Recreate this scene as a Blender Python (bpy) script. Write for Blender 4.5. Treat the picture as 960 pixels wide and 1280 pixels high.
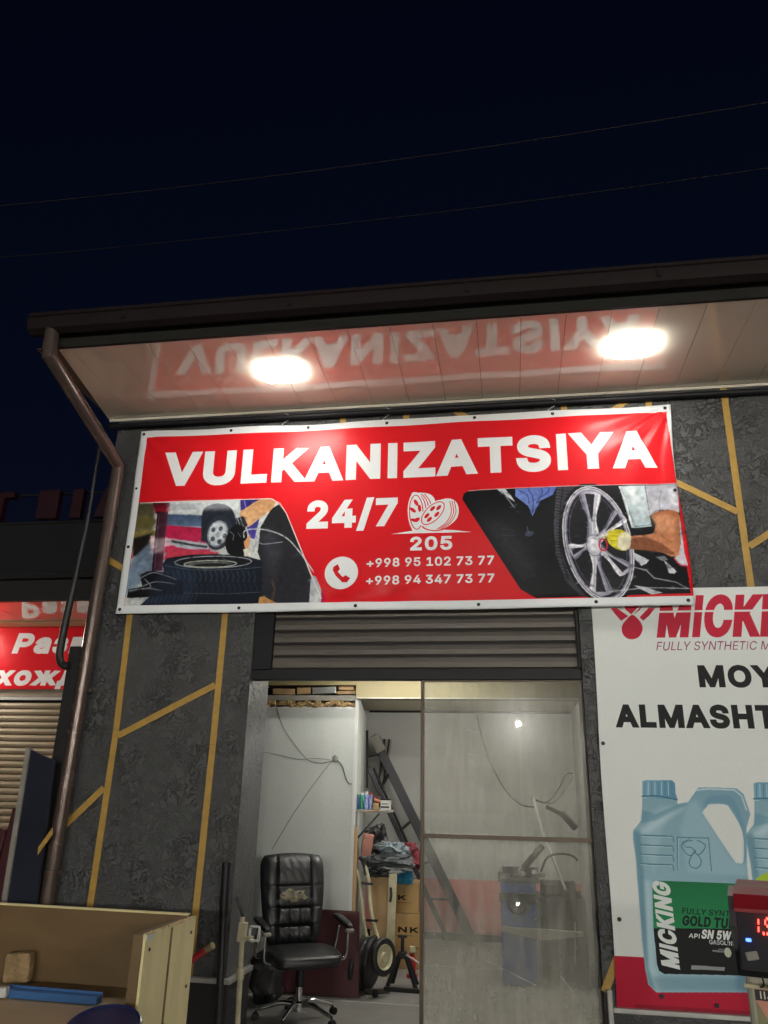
import bpy, bmesh, math, random
import numpy as np
from mathutils import Vector, Matrix

S = bpy.context.scene
for o in list(S.objects): bpy.data.objects.remove(o)

# ---------------------------------------------------------------- camera, sky, moon, exposure
cd = bpy.data.cameras.new('camera'); cam = bpy.data.objects.new('camera', cd); S.collection.objects.link(cam)
cd.sensor_fit = 'VERTICAL'; cd.sensor_height = 24.0; cd.lens = 24.0*961/1280
cd.clip_start = .05; cd.clip_end = 400
cam.matrix_world = Matrix(((0.98756853, 0.03358069, 0.15356018, 0), (0.15572233, -0.34215047, -0.92665183, -5.5),
                           (0.02142308, 0.93904494, -0.34312631, 1.6), (0, 0, 0, 1)))
S.camera = cam
S.view_settings.view_transform = 'Standard'; S.view_settings.look = 'None'
S.view_settings.exposure = 1.2; S.view_settings.gamma = 1
S.render.engine = 'CYCLES'
S.cycles.use_denoising = True; S.cycles.max_bounces = 7; S.cycles.diffuse_bounces = 4; S.cycles.glossy_bounces = 4
S.cycles.transparent_max_bounces = 12; S.cycles.caustics_reflective = False; S.cycles.caustics_refractive = False
S.cycles.sample_clamp_indirect = 6

w = bpy.data.worlds.new('World'); S.world = w; w.use_nodes = True
nt = w.node_tree; bg = nt.nodes['Background']
sky = nt.nodes.new('ShaderNodeTexSky'); sky.sky_type = 'NISHITA'; sky.sun_disc = False
sky.sun_elevation = math.radians(-1); sky.sun_rotation = math.radians(180); sky.ozone_density = 4.0; sky.air_density = 1.0; sky.dust_density = .3
bg.inputs['Strength'].default_value = .03
tint = nt.nodes.new('ShaderNodeMix'); tint.data_type = 'RGBA'; tint.blend_type = 'MULTIPLY'; tint.inputs[0].default_value = 1
tint.inputs[7].default_value = (.62, .46, .42, 1)   # clear night air: only the blue is left
nt.links.new(sky.outputs[0], tint.inputs[6]); nt.links.new(tint.outputs[2], bg.inputs[0])
ld = bpy.data.lights.new('moon', 'SUN'); ld.energy = .004; ld.angle = math.radians(.5); ld.color = (.8, .88, 1)
mo = bpy.data.objects.new('moon', ld); S.collection.objects.link(mo); mo.rotation_euler = (math.radians(60), 0, math.radians(200))
LAMP = 34.0      # radiance of the two flood lamps under the eave
STREET = 3900.0   # radiance of the street lamp's lens across the road and of the added fill lamps
ROOM = 34.0      # radiance of the tube inside the workshop
SHOP_NEXT = 75.0 # radiance of the neighbour's lamp

# ---------------------------------------------------------------- helpers
_C = Vector((0, -5.5, 1.6)); _R = cam.matrix_world.to_3x3()
def _ray(a, b): return _R @ Vector((a-480, 640-b, -961.0))
def AY(a, b, y):
    """survey helper: the point of the upright plane at depth y seen along a sight line"""
    d = _ray(a, b); return (_C+d*((y-_C.y)/d.y))[:]
def AZ(a, b, z):
    """the same for the level plane at height z"""
    d = _ray(a, b); return (_C+d*((z-_C.z)/d.z))[:]
def tag(o, label=None, cat=None, group=None, kind=None):
    if label: o['label'] = label
    if cat: o['category'] = cat
    if group: o['group'] = group
    if kind: o['kind'] = kind
    return o
def empty(name, loc, label, cat, group=None, rz=0):
    o = bpy.data.objects.new(name, None); S.collection.objects.link(o); o.location = loc; o.rotation_euler = (0, 0, rz)
    o.empty_display_size = .1
    return tag(o, label, cat, group)
def link(name, me, m, parent=None, smooth=False):
    o = bpy.data.objects.new(name, me); S.collection.objects.link(o)
    if m and not me.materials: me.materials.append(m)
    if smooth:
        for p in me.polygons: p.use_smooth = True
        try: me.set_sharp_from_angle(angle=math.radians(38))
        except Exception: pass
    if parent:
        o.parent = parent
        if isinstance(parent, bpy.types.Object): o.matrix_parent_inverse = Matrix.Identity(4) if LOCAL[0] else wm(parent).inverted()
    return o
LOCAL = [False]
def wm(o):
    M = Matrix.Translation(o.location) @ o.rotation_euler.to_matrix().to_4x4()
    if o.parent: M = wm(o.parent) @ o.matrix_parent_inverse @ M
    return M
class MB:
    """collects shapes given in world metres (or the thing's own metres while LOCAL is on)"""
    def __init__(s): s.b = bmesh.new()
    def box(s, x0, y0, z0, x1, y1, z1, bev=0., rot=None):
        g = bmesh.ops.create_cube(s.b, size=1)['verts']
        c = Vector(((x0+x1)/2, (y0+y1)/2, (z0+z1)/2)); d = (abs(x1-x0), abs(y1-y0), abs(z1-z0))
        for v in g: v.co = Vector((v.co.x*d[0], v.co.y*d[1], v.co.z*d[2]))
        if bev:
            es = list({e for v in g for e in v.link_edges})
            r = bmesh.ops.bevel(s.b, geom=es, offset=bev, segments=2, affect='EDGES', profile=.5, clamp_overlap=True)
            g = list({v for f in r['faces'] for v in f.verts} | {v for v in g if v.is_valid})
            if rot is None and False: pass
        R = rot if rot else None
        for v in g:
            if R: v.co = R @ v.co
            v.co = v.co+c
        return s
    def obox(s, p, size, R=None, bev=0.):
        """oriented box: centre, size, rotation matrix"""
        return s.box(p[0]-size[0]/2, p[1]-size[1]/2, p[2]-size[2]/2, p[0]+size[0]/2, p[1]+size[1]/2, p[2]+size[2]/2, bev, R)
    def beam(s, a, b, w, h, up=(0, 0, 1), bev=0.):
        a, b = Vector(a), Vector(b); d = (b-a); L = d.length; d.normalize()
        u = Vector(up); x = d.cross(u).normalized(); z = x.cross(d)
        R = Matrix((x, d, z)).transposed()
        return s.obox((a+b)/2, (w, L, h), R, bev)
    def tube(s, pts, r, n=10, cap=True):
        pts = [Vector(p) for p in pts]; rs = r if isinstance(r, (list, tuple)) else [r]*len(pts)
        rings = []; up = None
        for i, p in enumerate(pts):
            t0 = (pts[i]-pts[i-1]).normalized() if i else None
            t1 = (pts[i+1]-pts[i]).normalized() if i < len(pts)-1 else None
            t = (t0+t1).normalized() if t0 and t1 else (t0 or t1)
            k = 1/max(.5, t.dot(t1)) if t0 and t1 else 1
            if up is None:
                up = Vector((0, 0, 1)) if abs(t.z) < .9 else Vector((0, 1, 0))
            x = t.cross(up).normalized(); y = x.cross(t).normalized(); up = y
            bis = (t1-t0) if t0 and t1 else None
            ring = []
            for j in range(n):
                a = 2*math.pi*j/n; o = (x*math.cos(a)+y*math.sin(a))*rs[i]
                if bis is not None and bis.length > 1e-4:
                    bn = bis.normalized(); o += bn*o.dot(bn)*(k-1)
                ring.append(s.b.verts.new(p+o))
            rings.append(ring)
        for A, B in zip(rings[:-1], rings[1:]):
            for j in range(n): s.b.faces.new((A[j], A[(j+1) % n], B[(j+1) % n], B[j]))
        if cap: s.b.faces.new(rings[0][::-1]); s.b.faces.new(rings[-1])
        return s
    def prism(s, pts, ax, a0, a1):
        """outline pts in the plane normal to axis ax ('x','y','z'), from a0 to a1"""
        f = {'x': lambda p, a: (a, p[0], p[1]), 'y': lambda p, a: (p[0], a, p[1]), 'z': lambda p, a: (p[0], p[1], a)}[ax]
        A = [s.b.verts.new(f(p, a0)) for p in pts]; B = [s.b.verts.new(f(p, a1)) for p in pts]
        n = len(pts)
        s.b.faces.new(A); s.b.faces.new(B[::-1])
        for i in range(n): s.b.faces.new((A[i], B[i], B[(i+1) % n], A[(i+1) % n]))
        return s
    def lathe(s, prof, c=(0, 0, 0), axis=(0, 0, 1), n=24):
        ax = Vector(axis).normalized(); q = Vector((0, 0, 1)).rotation_difference(ax).to_matrix(); c = Vector(c)
        rings = [[s.b.verts.new(c+q @ Vector((r*math.cos(2*math.pi*j/n), r*math.sin(2*math.pi*j/n), z))) for j in range(n)] for r, z in prof]
        for A, B in zip(rings[:-1], rings[1:]):
            for j in range(n): s.b.faces.new((A[j], A[(j+1) % n], B[(j+1) % n], B[j]))
        if prof[0][0] > 1e-5: s.b.faces.new(rings[0][::-1])
        if prof[-1][0] > 1e-5: s.b.faces.new(rings[-1])
        return s
    def grid(s, f, nu, nv):
        V = [[s.b.verts.new(f(i/nu, j/nv)) for j in range(nv+1)] for i in range(nu+1)]
        for i in range(nu):
            for j in range(nv): s.b.faces.new((V[i][j], V[i+1][j], V[i+1][j+1], V[i][j+1]))
        return s
    def blob(s, c, rx, ry, rz, e=.5, n=20, m=14, f=None, R=None):
        """rounded box (superellipsoid); f(u) may displace points"""
        def sp(a, k): return math.copysign(abs(a)**k, a)
        V = []
        for i in range(m+1):
            th = -math.pi/2+math.pi*i/m; row = []
            for j in range(n):
                ph = 2*math.pi*j/n
                p = Vector((rx*sp(math.cos(th), e)*sp(math.cos(ph), e), ry*sp(math.cos(th), e)*sp(math.sin(ph), e), rz*sp(math.sin(th), e)))
                if f: p = f(p)
                if R: p = R @ p
                row.append(s.b.verts.new(p+Vector(c)))
            V.append(row)
        for i in range(m):
            for j in range(n): s.b.faces.new((V[i][j], V[i][(j+1) % n], V[i+1][(j+1) % n], V[i+1][j]))
        return s
    def build(s, name, m, parent=None, smooth=False, **k):
        bmesh.ops.remove_doubles(s.b, verts=s.b.verts, dist=1e-5)
        bmesh.ops.recalc_face_normals(s.b, faces=s.b.faces)
        me = bpy.data.meshes.new(name); s.b.to_mesh(me); s.b.free()
        return tag(link(name, me, m, parent, smooth), **k)
def RZ(a): return Matrix.Rotation(math.radians(a), 3, 'Z')
def RX(a): return Matrix.Rotation(math.radians(a), 3, 'X')
def RY(a): return Matrix.Rotation(math.radians(a), 3, 'Y')
def arc(pts, k=5):
    return [Vector(p) for p in spline(pts, False, k)]

# ---------------------------------------------------------------- materials
def lin(c):
    return tuple(((v/255)/12.92 if v <= 10 else ((v/255+.055)/1.055)**2.4) for v in c)
def mat(name, col, rough=.6, metal=0., var=.25, vs=6., bump=.15, bs=40., col2=None, coat=0., dirt=None, spec=.5, stretch=None):
    """col in linear; colour varies by noise towards col2 (or a darker self); fine bump"""
    m = bpy.data.materials.new(name); m.use_nodes = True; t = m.node_tree; N, L = t.nodes, t.links
    b = N['Principled BSDF']; b.inputs['Roughness'].default_value = rough; b.inputs['Metallic'].default_value = metal
    b.inputs['Specular IOR Level'].default_value = spec
    if coat: b.inputs['Coat Weight'].default_value = coat; b.inputs['Coat Roughness'].default_value = .03 if rough < .1 else .12
    tc = N.new('ShaderNodeTexCoord'); mp = N.new('ShaderNodeMapping'); L.new(tc.outputs['Object'], mp.inputs[0])
    if stretch: mp.inputs['Scale'].default_value = stretch
    n1 = N.new('ShaderNodeTexNoise'); n1.inputs['Scale'].default_value = vs; n1.inputs['Detail'].default_value = 6; n1.inputs['Roughness'].default_value = .6
    L.new(mp.outputs[0], n1.inputs['Vector'])
    r = N.new('ShaderNodeValToRGB'); r.color_ramp.elements[0].position = .32; r.color_ramp.elements[1].position = .68
    c2 = col2 or tuple(v*(1-var) for v in col)
    r.color_ramp.elements[0].color = (*c2, 1); r.color_ramp.elements[1].color = (*col, 1)
    L.new(n1.outputs[0], r.inputs[0]); out = r.outputs[0]
    if dirt:
        n3 = N.new('ShaderNodeTexNoise'); n3.inputs['Scale'].default_value = dirt[1]; n3.inputs['Detail'].default_value = 8; n3.inputs['Roughness'].default_value = .72
        L.new(mp.outputs[0], n3.inputs['Vector'])
        r3 = N.new('ShaderNodeValToRGB'); r3.color_ramp.elements[0].position = dirt[2]; r3.color_ramp.elements[1].position = min(1, dirt[2]+.1)
        L.new(n3.outputs[0], r3.inputs[0])
        mx = N.new('ShaderNodeMix'); mx.data_type = 'RGBA'; L.new(r3.outputs[0], mx.inputs[0]); L.new(out, mx.inputs[6]); mx.inputs[7].default_value = (*dirt[0], 1)
        out = mx.outputs[2]
    L.new(out, b.inputs['Base Color'])
    if bump:
        n2 = N.new('ShaderNodeTexNoise'); n2.inputs['Scale'].default_value = bs; n2.inputs['Detail'].default_value = 5
        L.new(mp.outputs[0], n2.inputs['Vector'])
        bu = N.new('ShaderNodeBump'); bu.inputs['Strength'].default_value = bump; bu.inputs['Distance'].default_value = .01
        L.new(n2.outputs[0], bu.inputs['Height']); L.new(bu.outputs[0], b.inputs['Normal'])
        rr = N.new('ShaderNodeMapRange'); rr.inputs[3].default_value = max(.02, rough-.08); rr.inputs[4].default_value = min(1, rough+.1)
        L.new(n1.outputs[0], rr.inputs[0]); L.new(rr.outputs[0], b.inputs['Roughness'])
    return m
def glow(name, col, k):
    m = bpy.data.materials.new(name); m.use_nodes = True; t = m.node_tree; t.nodes.clear()
    e = t.nodes.new('ShaderNodeEmission'); e.inputs[0].default_value = (*col, 1); e.inputs[1].default_value = k
    o = t.nodes.new('ShaderNodeOutputMaterial'); t.links.new(e.outputs[0], o.inputs[0]); return m
def printed(name, c, rough=.38, coat=.0, spec=.5, bump=.05, weave=900.):
    """vinyl print: the painted canvas as its colour, fine weave, own gloss"""
    im = bpy.data.images.new(name, c.W, c.H, alpha=False); px = np.ones((c.H, c.W, 4), np.float32); px[..., :3] = np.clip(c.a, 0, 1)
    rng = np.random.default_rng(3); g = rng.normal(0, .012, (c.H, c.W, 1)).astype(np.float32); px[..., :3] = np.clip(px[..., :3]+g, 0, 1)
    im.pixels.foreach_set(px.ravel()); im.update(); im.pack()
    m = bpy.data.materials.new(name); m.use_nodes = True; N, L = m.node_tree.nodes, m.node_tree.links; b = N['Principled BSDF']
    ti = N.new('ShaderNodeTexImage'); ti.image = im; ti.extension = 'EXTEND'
    L.new(ti.outputs[0], b.inputs['Base Color']); b.inputs['Roughness'].default_value = rough; b.inputs['Specular IOR Level'].default_value = spec
    b.inputs['Coat Weight'].default_value = coat; b.inputs['Coat Roughness'].default_value = .15
    tc = N.new('ShaderNodeTexCoord'); n = N.new('ShaderNodeTexNoise'); n.inputs['Scale'].default_value = 5; n.inputs['Detail'].default_value = 4
    L.new(tc.outputs['Object'], n.inputs['Vector'])
    bu = N.new('ShaderNodeBump'); bu.inputs['Strength'].default_value = bump; bu.inputs['Distance'].default_value = .05
    L.new(n.outputs[0], bu.inputs['Height']); L.new(bu.outputs[0], b.inputs['Normal'])
    return m
def stucco(name, col, col2, scale=1., strength=1.):
    """worm-like plaster relief in patches"""
    m = bpy.data.materials.new(name); m.use_nodes = True; N, L = m.node_tree.nodes, m.node_tree.links; b = N['Principled BSDF']
    tc = N.new('ShaderNodeTexCoord')
    wn = N.new('ShaderNodeTexNoise'); wn.inputs['Scale'].default_value = 9*scale; wn.inputs['Detail'].default_value = 3; L.new(tc.outputs['Object'], wn.inputs['Vector'])
    mx = N.new('ShaderNodeMix'); mx.data_type = 'VECTOR'; mx.inputs[0].default_value = .12; L.new(tc.outputs['Object'], mx.inputs[4]); L.new(wn.outputs['Color'], mx.inputs[5])
    n = N.new('ShaderNodeTexNoise'); n.inputs['Scale'].default_value = 20*scale; n.inputs['Detail'].default_value = 2.0; n.inputs['Roughness'].default_value = .5; n.inputs['Distortion'].default_value = 1.4
    L.new(mx.outputs[1], n.inputs['Vector'])
    # ridge = 1-|n-.5|*k
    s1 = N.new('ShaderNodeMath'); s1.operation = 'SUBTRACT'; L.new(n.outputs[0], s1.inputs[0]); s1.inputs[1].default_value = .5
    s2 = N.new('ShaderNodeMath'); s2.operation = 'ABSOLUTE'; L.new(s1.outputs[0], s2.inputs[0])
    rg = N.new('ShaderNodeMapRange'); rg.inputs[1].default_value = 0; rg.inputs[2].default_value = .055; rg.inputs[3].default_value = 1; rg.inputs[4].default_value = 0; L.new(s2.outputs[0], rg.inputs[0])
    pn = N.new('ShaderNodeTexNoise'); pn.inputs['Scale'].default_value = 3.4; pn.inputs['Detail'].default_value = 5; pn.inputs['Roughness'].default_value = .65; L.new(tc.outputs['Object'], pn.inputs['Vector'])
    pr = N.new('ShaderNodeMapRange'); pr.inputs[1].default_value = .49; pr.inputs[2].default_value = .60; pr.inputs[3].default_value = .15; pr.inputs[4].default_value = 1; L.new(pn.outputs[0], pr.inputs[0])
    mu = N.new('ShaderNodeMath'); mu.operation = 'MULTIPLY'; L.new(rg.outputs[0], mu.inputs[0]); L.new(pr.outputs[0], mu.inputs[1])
    fn = N.new('ShaderNodeTexNoise'); fn.inputs['Scale'].default_value = 130; fn.inputs['Detail'].default_value = 4; L.new(tc.outputs['Object'], fn.inputs['Vector'])
    ad = N.new('ShaderNodeMath'); ad.operation = 'MULTIPLY_ADD'; L.new(fn.outputs[0], ad.inputs[0]); ad.inputs[1].default_value = .14; L.new(mu.outputs[0], ad.inputs[2])
    a2 = N.new('ShaderNodeMath'); a2.operation = 'MULTIPLY_ADD'; L.new(wn.outputs[0], a2.inputs[0]); a2.inputs[1].default_value = .35; L.new(ad.outputs[0], a2.inputs[2])
    bu = N.new('ShaderNodeBump'); bu.inputs['Strength'].default_value = strength; bu.inputs['Distance'].default_value = .028; L.new(a2.outputs[0], bu.inputs['Height']); L.new(bu.outputs[0], b.inputs['Normal'])
    r = N.new('ShaderNodeValToRGB'); r.color_ramp.elements[0].color = (*col2, 1); r.color_ramp.elements[1].color = (*col, 1); r.color_ramp.elements[0].position = .35; r.color_ramp.elements[1].position = .66
    L.new(pn.outputs[0], r.inputs[0])
    # scuffed plaster specks
    sn = N.new('ShaderNodeTexNoise'); sn.inputs['Scale'].default_value = 60; sn.inputs['Detail'].default_value = 6; sn.inputs['Roughness'].default_value = .75; L.new(tc.outputs['Object'], sn.inputs['Vector'])
    sr = N.new('ShaderNodeMapRange'); sr.inputs[1].default_value = .70; sr.inputs[2].default_value = .76; L.new(sn.outputs[0], sr.inputs[0])
    mc = N.new('ShaderNodeMix'); mc.data_type = 'RGBA'; L.new(sr.outputs[0], mc.inputs[0]); L.new(r.outputs[0], mc.inputs[6]); mc.inputs[7].default_value = (.22, .22, .2, 1)
    rl = N.new('ShaderNodeMix'); rl.data_type = 'RGBA'; L.new(mu.outputs[0], rl.inputs[0]); L.new(mc.outputs[2], rl.inputs[6]); rl.inputs[7].default_value = (*[v*1.7 for v in col], 1)  # ridges coloured lighter, as if catching the lamps from above
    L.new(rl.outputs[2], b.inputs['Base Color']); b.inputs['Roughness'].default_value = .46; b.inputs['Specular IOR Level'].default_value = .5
    return m

# ---- letter outlines for the prints (advance; outline points)
GLYPHS = {
  '+': '453;198 34 198 364 255 364 255 34/61 172 61 226 391 226 391 172',
  '-': '453;337 244 337 188 114 188 114 244',
  '.': '188;95 -4 83 -3 73 1 63 9 55 18 51 29 50 41 51 53 55 64 63 73 73 81 83 85 95 87 107 85 118 81 128 73 135 64 140 53 141 41 140 29 135 18 128 9 118 1 107 -3',
  '/': '249;235 533 71 -76 14 -76 178 533',
  '0': '453;227 -7 191 -3 158 7 130 24 105 48 85 77 69 113 57 155 50 202 48 254 50 306 57 353 69 395 85 431 106 461 130 484 159 502 191 512 227 516 262 512 295 502 323 484 348 461 368 431 384 395 396 353 403 306 405 254 403 202 396 155 384 113 368 77 348 48 323 24 295 7 263 -3/227 50 250 52 271 60 290 74 306 92 320 116 330 144 338 176 342 213 344 254 342 295 338 332 330 365 320 393 306 416 290 435 271 449 250 457 227 460 203 457 182 449 163 435 147 416 134 393 123 365 115 332 111 295 109 254 111 213 115 176 123 144 134 116 147 92 163 74 182 60 203 52',
  '1': '453;76 0 76 55 391 55 391 0/276 509 276 0 212 0 212 448 209 448 86 358 86 427 198 509',
  '2': '453;64 0 64 47 234 229 282 282 294 298 303 312 311 327 316 341 319 356 320 371 319 389 315 405 308 419 298 431 287 441 273 449 258 455 241 458 224 460 205 458 188 454 172 447 159 438 148 427 139 413 132 398 128 381 127 362 66 362 68 391 75 418 86 442 102 464 121 482 143 496 168 507 196 513 225 516 254 513 281 507 306 497 328 482 346 465 361 445 372 423 379 398 381 372 380 354 377 336 371 318 363 299 351 280 336 259 267 180 153 60 153 57 389 57 389 0',
  '3': '453;218 -7 188 -5 159 1 133 10 108 22 88 38 70 57 57 79 48 104 44 132 109 132 112 115 118 100 126 87 137 76 150 66 165 59 182 54 200 51 219 50 239 51 258 55 275 61 291 69 304 80 315 93 323 108 328 125 329 145 328 163 323 180 316 196 306 211 292 223 275 234 254 241 229 246 201 248 157 248 157 299 288 448 288 452 70 452 70 509 372 509 372 461 211 278 211 289 247 290 279 286 308 276 333 262 354 244 371 222 383 198 391 173 393 145 390 116 383 90 370 66 354 45 333 27 309 12 281 2 251 -5',
  '4': '453;40 105 40 158 247 509 311 509 109 166 109 163 413 163 413 105/282 0 282 121 282 146 282 318 343 318 343 0',
  '5': '453;221 -7 192 -5 165 1 140 11 118 25 99 41 83 60 71 82 63 105 60 130 122 130 125 115 130 102 138 89 148 78 160 68 173 60 188 54 204 51 221 50 241 51 259 56 276 64 291 75 304 89 314 104 322 122 326 141 328 162 326 183 321 203 314 221 303 237 290 251 275 262 257 270 238 275 218 277 201 276 184 273 167 268 152 262 139 255 128 246 67 253 96 509 366 509 366 452 151 452 134 301 136 301 148 311 162 318 178 325 194 330 212 333 229 334 252 332 274 328 294 321 313 311 330 299 345 285 358 269 370 251 379 231 386 210 390 187 391 163 388 132 381 102 369 76 352 52 332 32 309 15 282 3 253 -4',
  '6': '453;226 -7 196 -4 168 3 142 15 119 31 100 51 84 74 73 101 66 130 64 162 65 187 71 212 80 239 93 268 112 302 137 340 252 509 322 509 151 261 145 261 151 270 157 279 165 288 174 295 184 302 196 307 208 311 221 313 235 314 265 312 291 305 316 295 337 280 355 262 370 240 380 215 387 187 389 157 387 127 379 98 368 73 352 50 333 30 310 14 284 3 257 -4/226 48 245 50 263 55 279 63 293 73 304 86 314 101 322 119 326 137 327 157 326 178 322 196 314 213 304 228 293 241 279 251 263 259 245 264 226 265 207 264 190 259 174 252 160 241 148 229 138 214 131 197 126 179 125 158 126 138 131 119 138 102 148 86 160 73 174 63 190 55 207 50',
  '7': '453;97 0 323 448 323 452 62 452 62 509 391 509 391 449 165 0',
  '8': '453;226 -7 193 -5 163 1 136 11 111 25 91 42 74 62 62 84 54 109 52 135 53 156 58 176 65 195 75 212 87 228 101 241 117 252 134 260 153 265 153 267 129 276 109 289 93 308 80 330 73 354 70 380 73 405 79 429 90 450 106 469 124 485 146 498 170 508 197 514 226 516 255 514 282 508 306 498 328 485 346 469 361 450 373 429 379 405 382 380 379 354 372 330 359 308 343 289 323 276 300 267 300 265 319 260 335 252 351 241 365 228 377 212 387 195 395 176 399 156 401 135 398 109 391 84 378 62 362 42 341 25 317 11 289 1 259 -5/226 49 248 50 267 54 285 60 300 69 313 79 323 91 331 106 335 121 337 139 335 157 330 173 322 189 312 202 298 213 283 223 265 230 247 234 226 235 206 234 187 230 169 223 154 213 140 202 130 189 122 173 117 157 115 139 117 121 121 106 129 91 139 79 152 69 167 60 185 54 205 50/226 290 244 291 260 294 274 300 287 308 298 318 307 330 314 344 318 359 319 376 318 392 314 407 308 420 299 432 288 442 275 449 260 455 244 459 226 460 208 459 192 455 177 449 164 442 153 432 145 420 138 407 134 392 133 376 134 359 138 344 145 330 154 318 165 308 178 300 193 294 209 291',
  '9': '453;226 516 256 513 285 506 310 494 333 478 352 458 368 434 380 408 387 378 389 347 387 322 382 296 373 270 359 240 340 207 315 168 200 0 130 0 301 248 307 248 302 238 295 229 287 221 278 214 268 207 257 202 245 198 232 195 218 195 188 197 161 203 137 214 116 229 98 247 83 269 72 294 66 321 64 352 66 382 73 411 85 436 101 459 120 479 143 494 168 506 196 513/226 460 207 459 190 454 174 446 160 435 148 423 138 407 131 390 127 372 125 352 127 331 131 313 138 295 148 280 160 268 174 257 190 250 207 245 226 243 245 245 263 249 279 257 293 267 305 280 314 295 322 312 326 330 327 350 326 371 322 390 314 407 305 422 293 435 279 446 263 454 245 459',
  'A': '480;16 0 201 509 276 509 463 0 395 0 287 302 264 372 232 478 245 478 213 371 191 302 85 0/110 142 110 199 370 199 370 142',
  'B': '456;60 0 60 509 241 509 274 507 304 501 329 491 350 477 367 461 381 442 390 421 396 398 398 374 397 353 393 336 387 320 378 307 368 295 356 286 343 278 329 272 315 267 315 262 331 260 347 254 363 245 378 234 391 220 402 203 411 184 416 161 418 136 416 111 410 88 400 67 386 48 368 31 344 18 317 8 284 2 247 0/125 57 245 57 281 60 309 67 330 80 344 96 353 115 355 137 354 153 350 169 342 184 333 197 320 209 306 218 289 225 269 229 248 231 125 231/125 285 238 285 256 287 273 290 288 296 302 304 314 314 323 326 330 340 335 355 336 372 333 393 326 412 313 429 294 442 270 449 240 452 125 452',
  'C': '510;267 -7 225 -3 186 7 150 25 119 49 92 79 70 115 53 157 44 203 40 254 44 305 53 352 70 393 92 429 119 459 150 484 186 501 225 512 267 516 293 514 317 511 340 504 362 496 383 485 402 471 419 456 435 438 448 418 459 397 467 373 473 348 408 348 404 365 397 380 389 395 380 407 369 418 357 428 344 437 330 444 315 449 300 453 284 455 267 456 237 453 209 445 184 432 161 414 141 391 125 364 113 332 106 295 103 254 106 213 113 177 125 145 141 117 161 94 184 76 210 63 237 56 267 53 284 54 300 56 315 60 330 65 344 72 357 81 369 90 380 102 389 114 397 128 404 144 408 160 473 160 467 135 459 112 448 91 435 71 420 53 402 38 383 24 363 13 341 5 317 -2 293 -6',
  'D': '502;219 0 96 0 96 57 215 57 254 60 288 68 318 81 343 99 363 122 379 149 390 181 397 216 399 255 397 294 390 329 379 361 364 388 344 410 320 428 291 441 258 449 221 452 93 452 93 509 225 509 273 505 315 495 353 478 385 455 412 426 433 391 449 351 458 306 462 255 458 205 449 159 433 119 411 83 384 54 351 31 312 14 268 3/125 509 125 0 60 0 60 509',
  'E': '419;60 0 60 509 372 509 372 452 125 452 125 286 355 286 355 229 125 229 125 57 375 57 375 0',
  'F': '410;60 0 60 509 369 509 369 452 125 452 125 278 346 278 346 221 125 221 125 0',
  'G': '520;269 -7 225 -3 185 7 149 25 118 49 91 79 69 116 53 157 43 203 40 254 43 305 53 352 69 393 91 429 117 459 149 484 184 501 223 512 265 516 291 514 316 510 340 504 363 494 384 483 403 469 421 453 436 436 449 416 460 395 468 373 474 349 408 349 402 365 395 379 387 393 378 406 368 417 356 427 344 436 330 443 315 448 300 453 283 455 265 456 236 453 209 445 183 432 160 414 141 392 125 364 113 332 106 295 103 254 106 213 113 177 125 145 141 117 161 95 184 76 210 63 238 56 269 53 296 55 322 61 345 71 365 85 382 102 396 123 407 147 413 173 415 202 434 199 283 199 283 256 478 256 478 200 475 160 466 124 451 91 431 62 406 38 377 19 344 5 308 -4',
  'H': '517;60 0 60 509 125 509 125 289 392 289 392 509 457 509 457 0 392 0 392 232 125 232 125 0',
  'I': '188;70 509 118 509 118 0 70 0',
  'J': '396;185 -7 143 -2 106 11 75 33 52 63 38 100 33 145 33 173 98 173 98 145 100 117 108 93 122 74 139 61 160 53 185 50 209 53 230 61 248 74 261 93 269 117 272 145 272 509 336 509 336 145 332 100 318 63 294 33 263 11 227 -2',
  'K': '467;104 145 104 216 139 261 174 303 212 344 364 509 448 509 231 276 228 276/60 0 60 509 125 509 125 334 124 225 125 193 125 0/372 0 188 259 228 309 449 0',
  'L': '393;60 0 60 509 125 509 125 57 361 57 361 0',
  'M': '628;60 0 60 509 152 509 277 187 287 159 299 123 311 84 322 49 307 49 318 83 330 121 342 158 352 187 476 509 568 509 568 0 504 0 504 291 504 327 505 369 506 413 507 457 513 457 498 409 482 363 467 322 456 291 342 0 286 0 170 291 159 321 145 361 129 408 112 457 119 457 120 416 121 372 122 328 122 291 122 0',
  'N': '523;60 0 60 509 136 509 343 183 363 151 388 107 414 55 405 54 401 108 399 157 399 195 399 509 463 509 463 0 387 0 202 290 177 331 148 381 108 452 119 454 122 384 124 328 125 291 125 0',
  'O': '533;267 -7 225 -3 186 7 150 25 119 49 92 79 70 115 53 157 44 203 40 254 44 305 53 352 70 393 92 429 119 459 150 484 186 501 225 512 267 516 309 512 348 501 384 484 415 459 442 429 464 393 480 352 490 305 493 254 490 203 480 157 464 115 442 79 415 49 384 25 348 7 309 -3/267 53 296 55 324 63 349 76 372 94 392 116 408 144 420 176 428 213 430 254 428 295 420 332 408 365 392 392 372 415 349 433 324 446 296 453 267 456 237 453 210 445 184 433 161 415 142 392 125 364 113 332 106 295 103 254 106 213 113 176 125 144 142 117 161 94 184 76 210 63 237 55',
  'P': '445;60 0 60 509 235 509 272 506 305 499 332 487 356 471 375 452 390 430 400 404 407 377 409 348 407 318 400 291 390 265 375 243 356 223 332 207 305 195 272 188 235 186 109 186 109 242 233 242 257 244 279 248 297 256 312 266 324 279 333 294 339 310 343 328 344 348 343 367 339 385 333 402 324 416 312 428 297 439 279 446 257 451 232 452 125 452 125 0',
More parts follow.
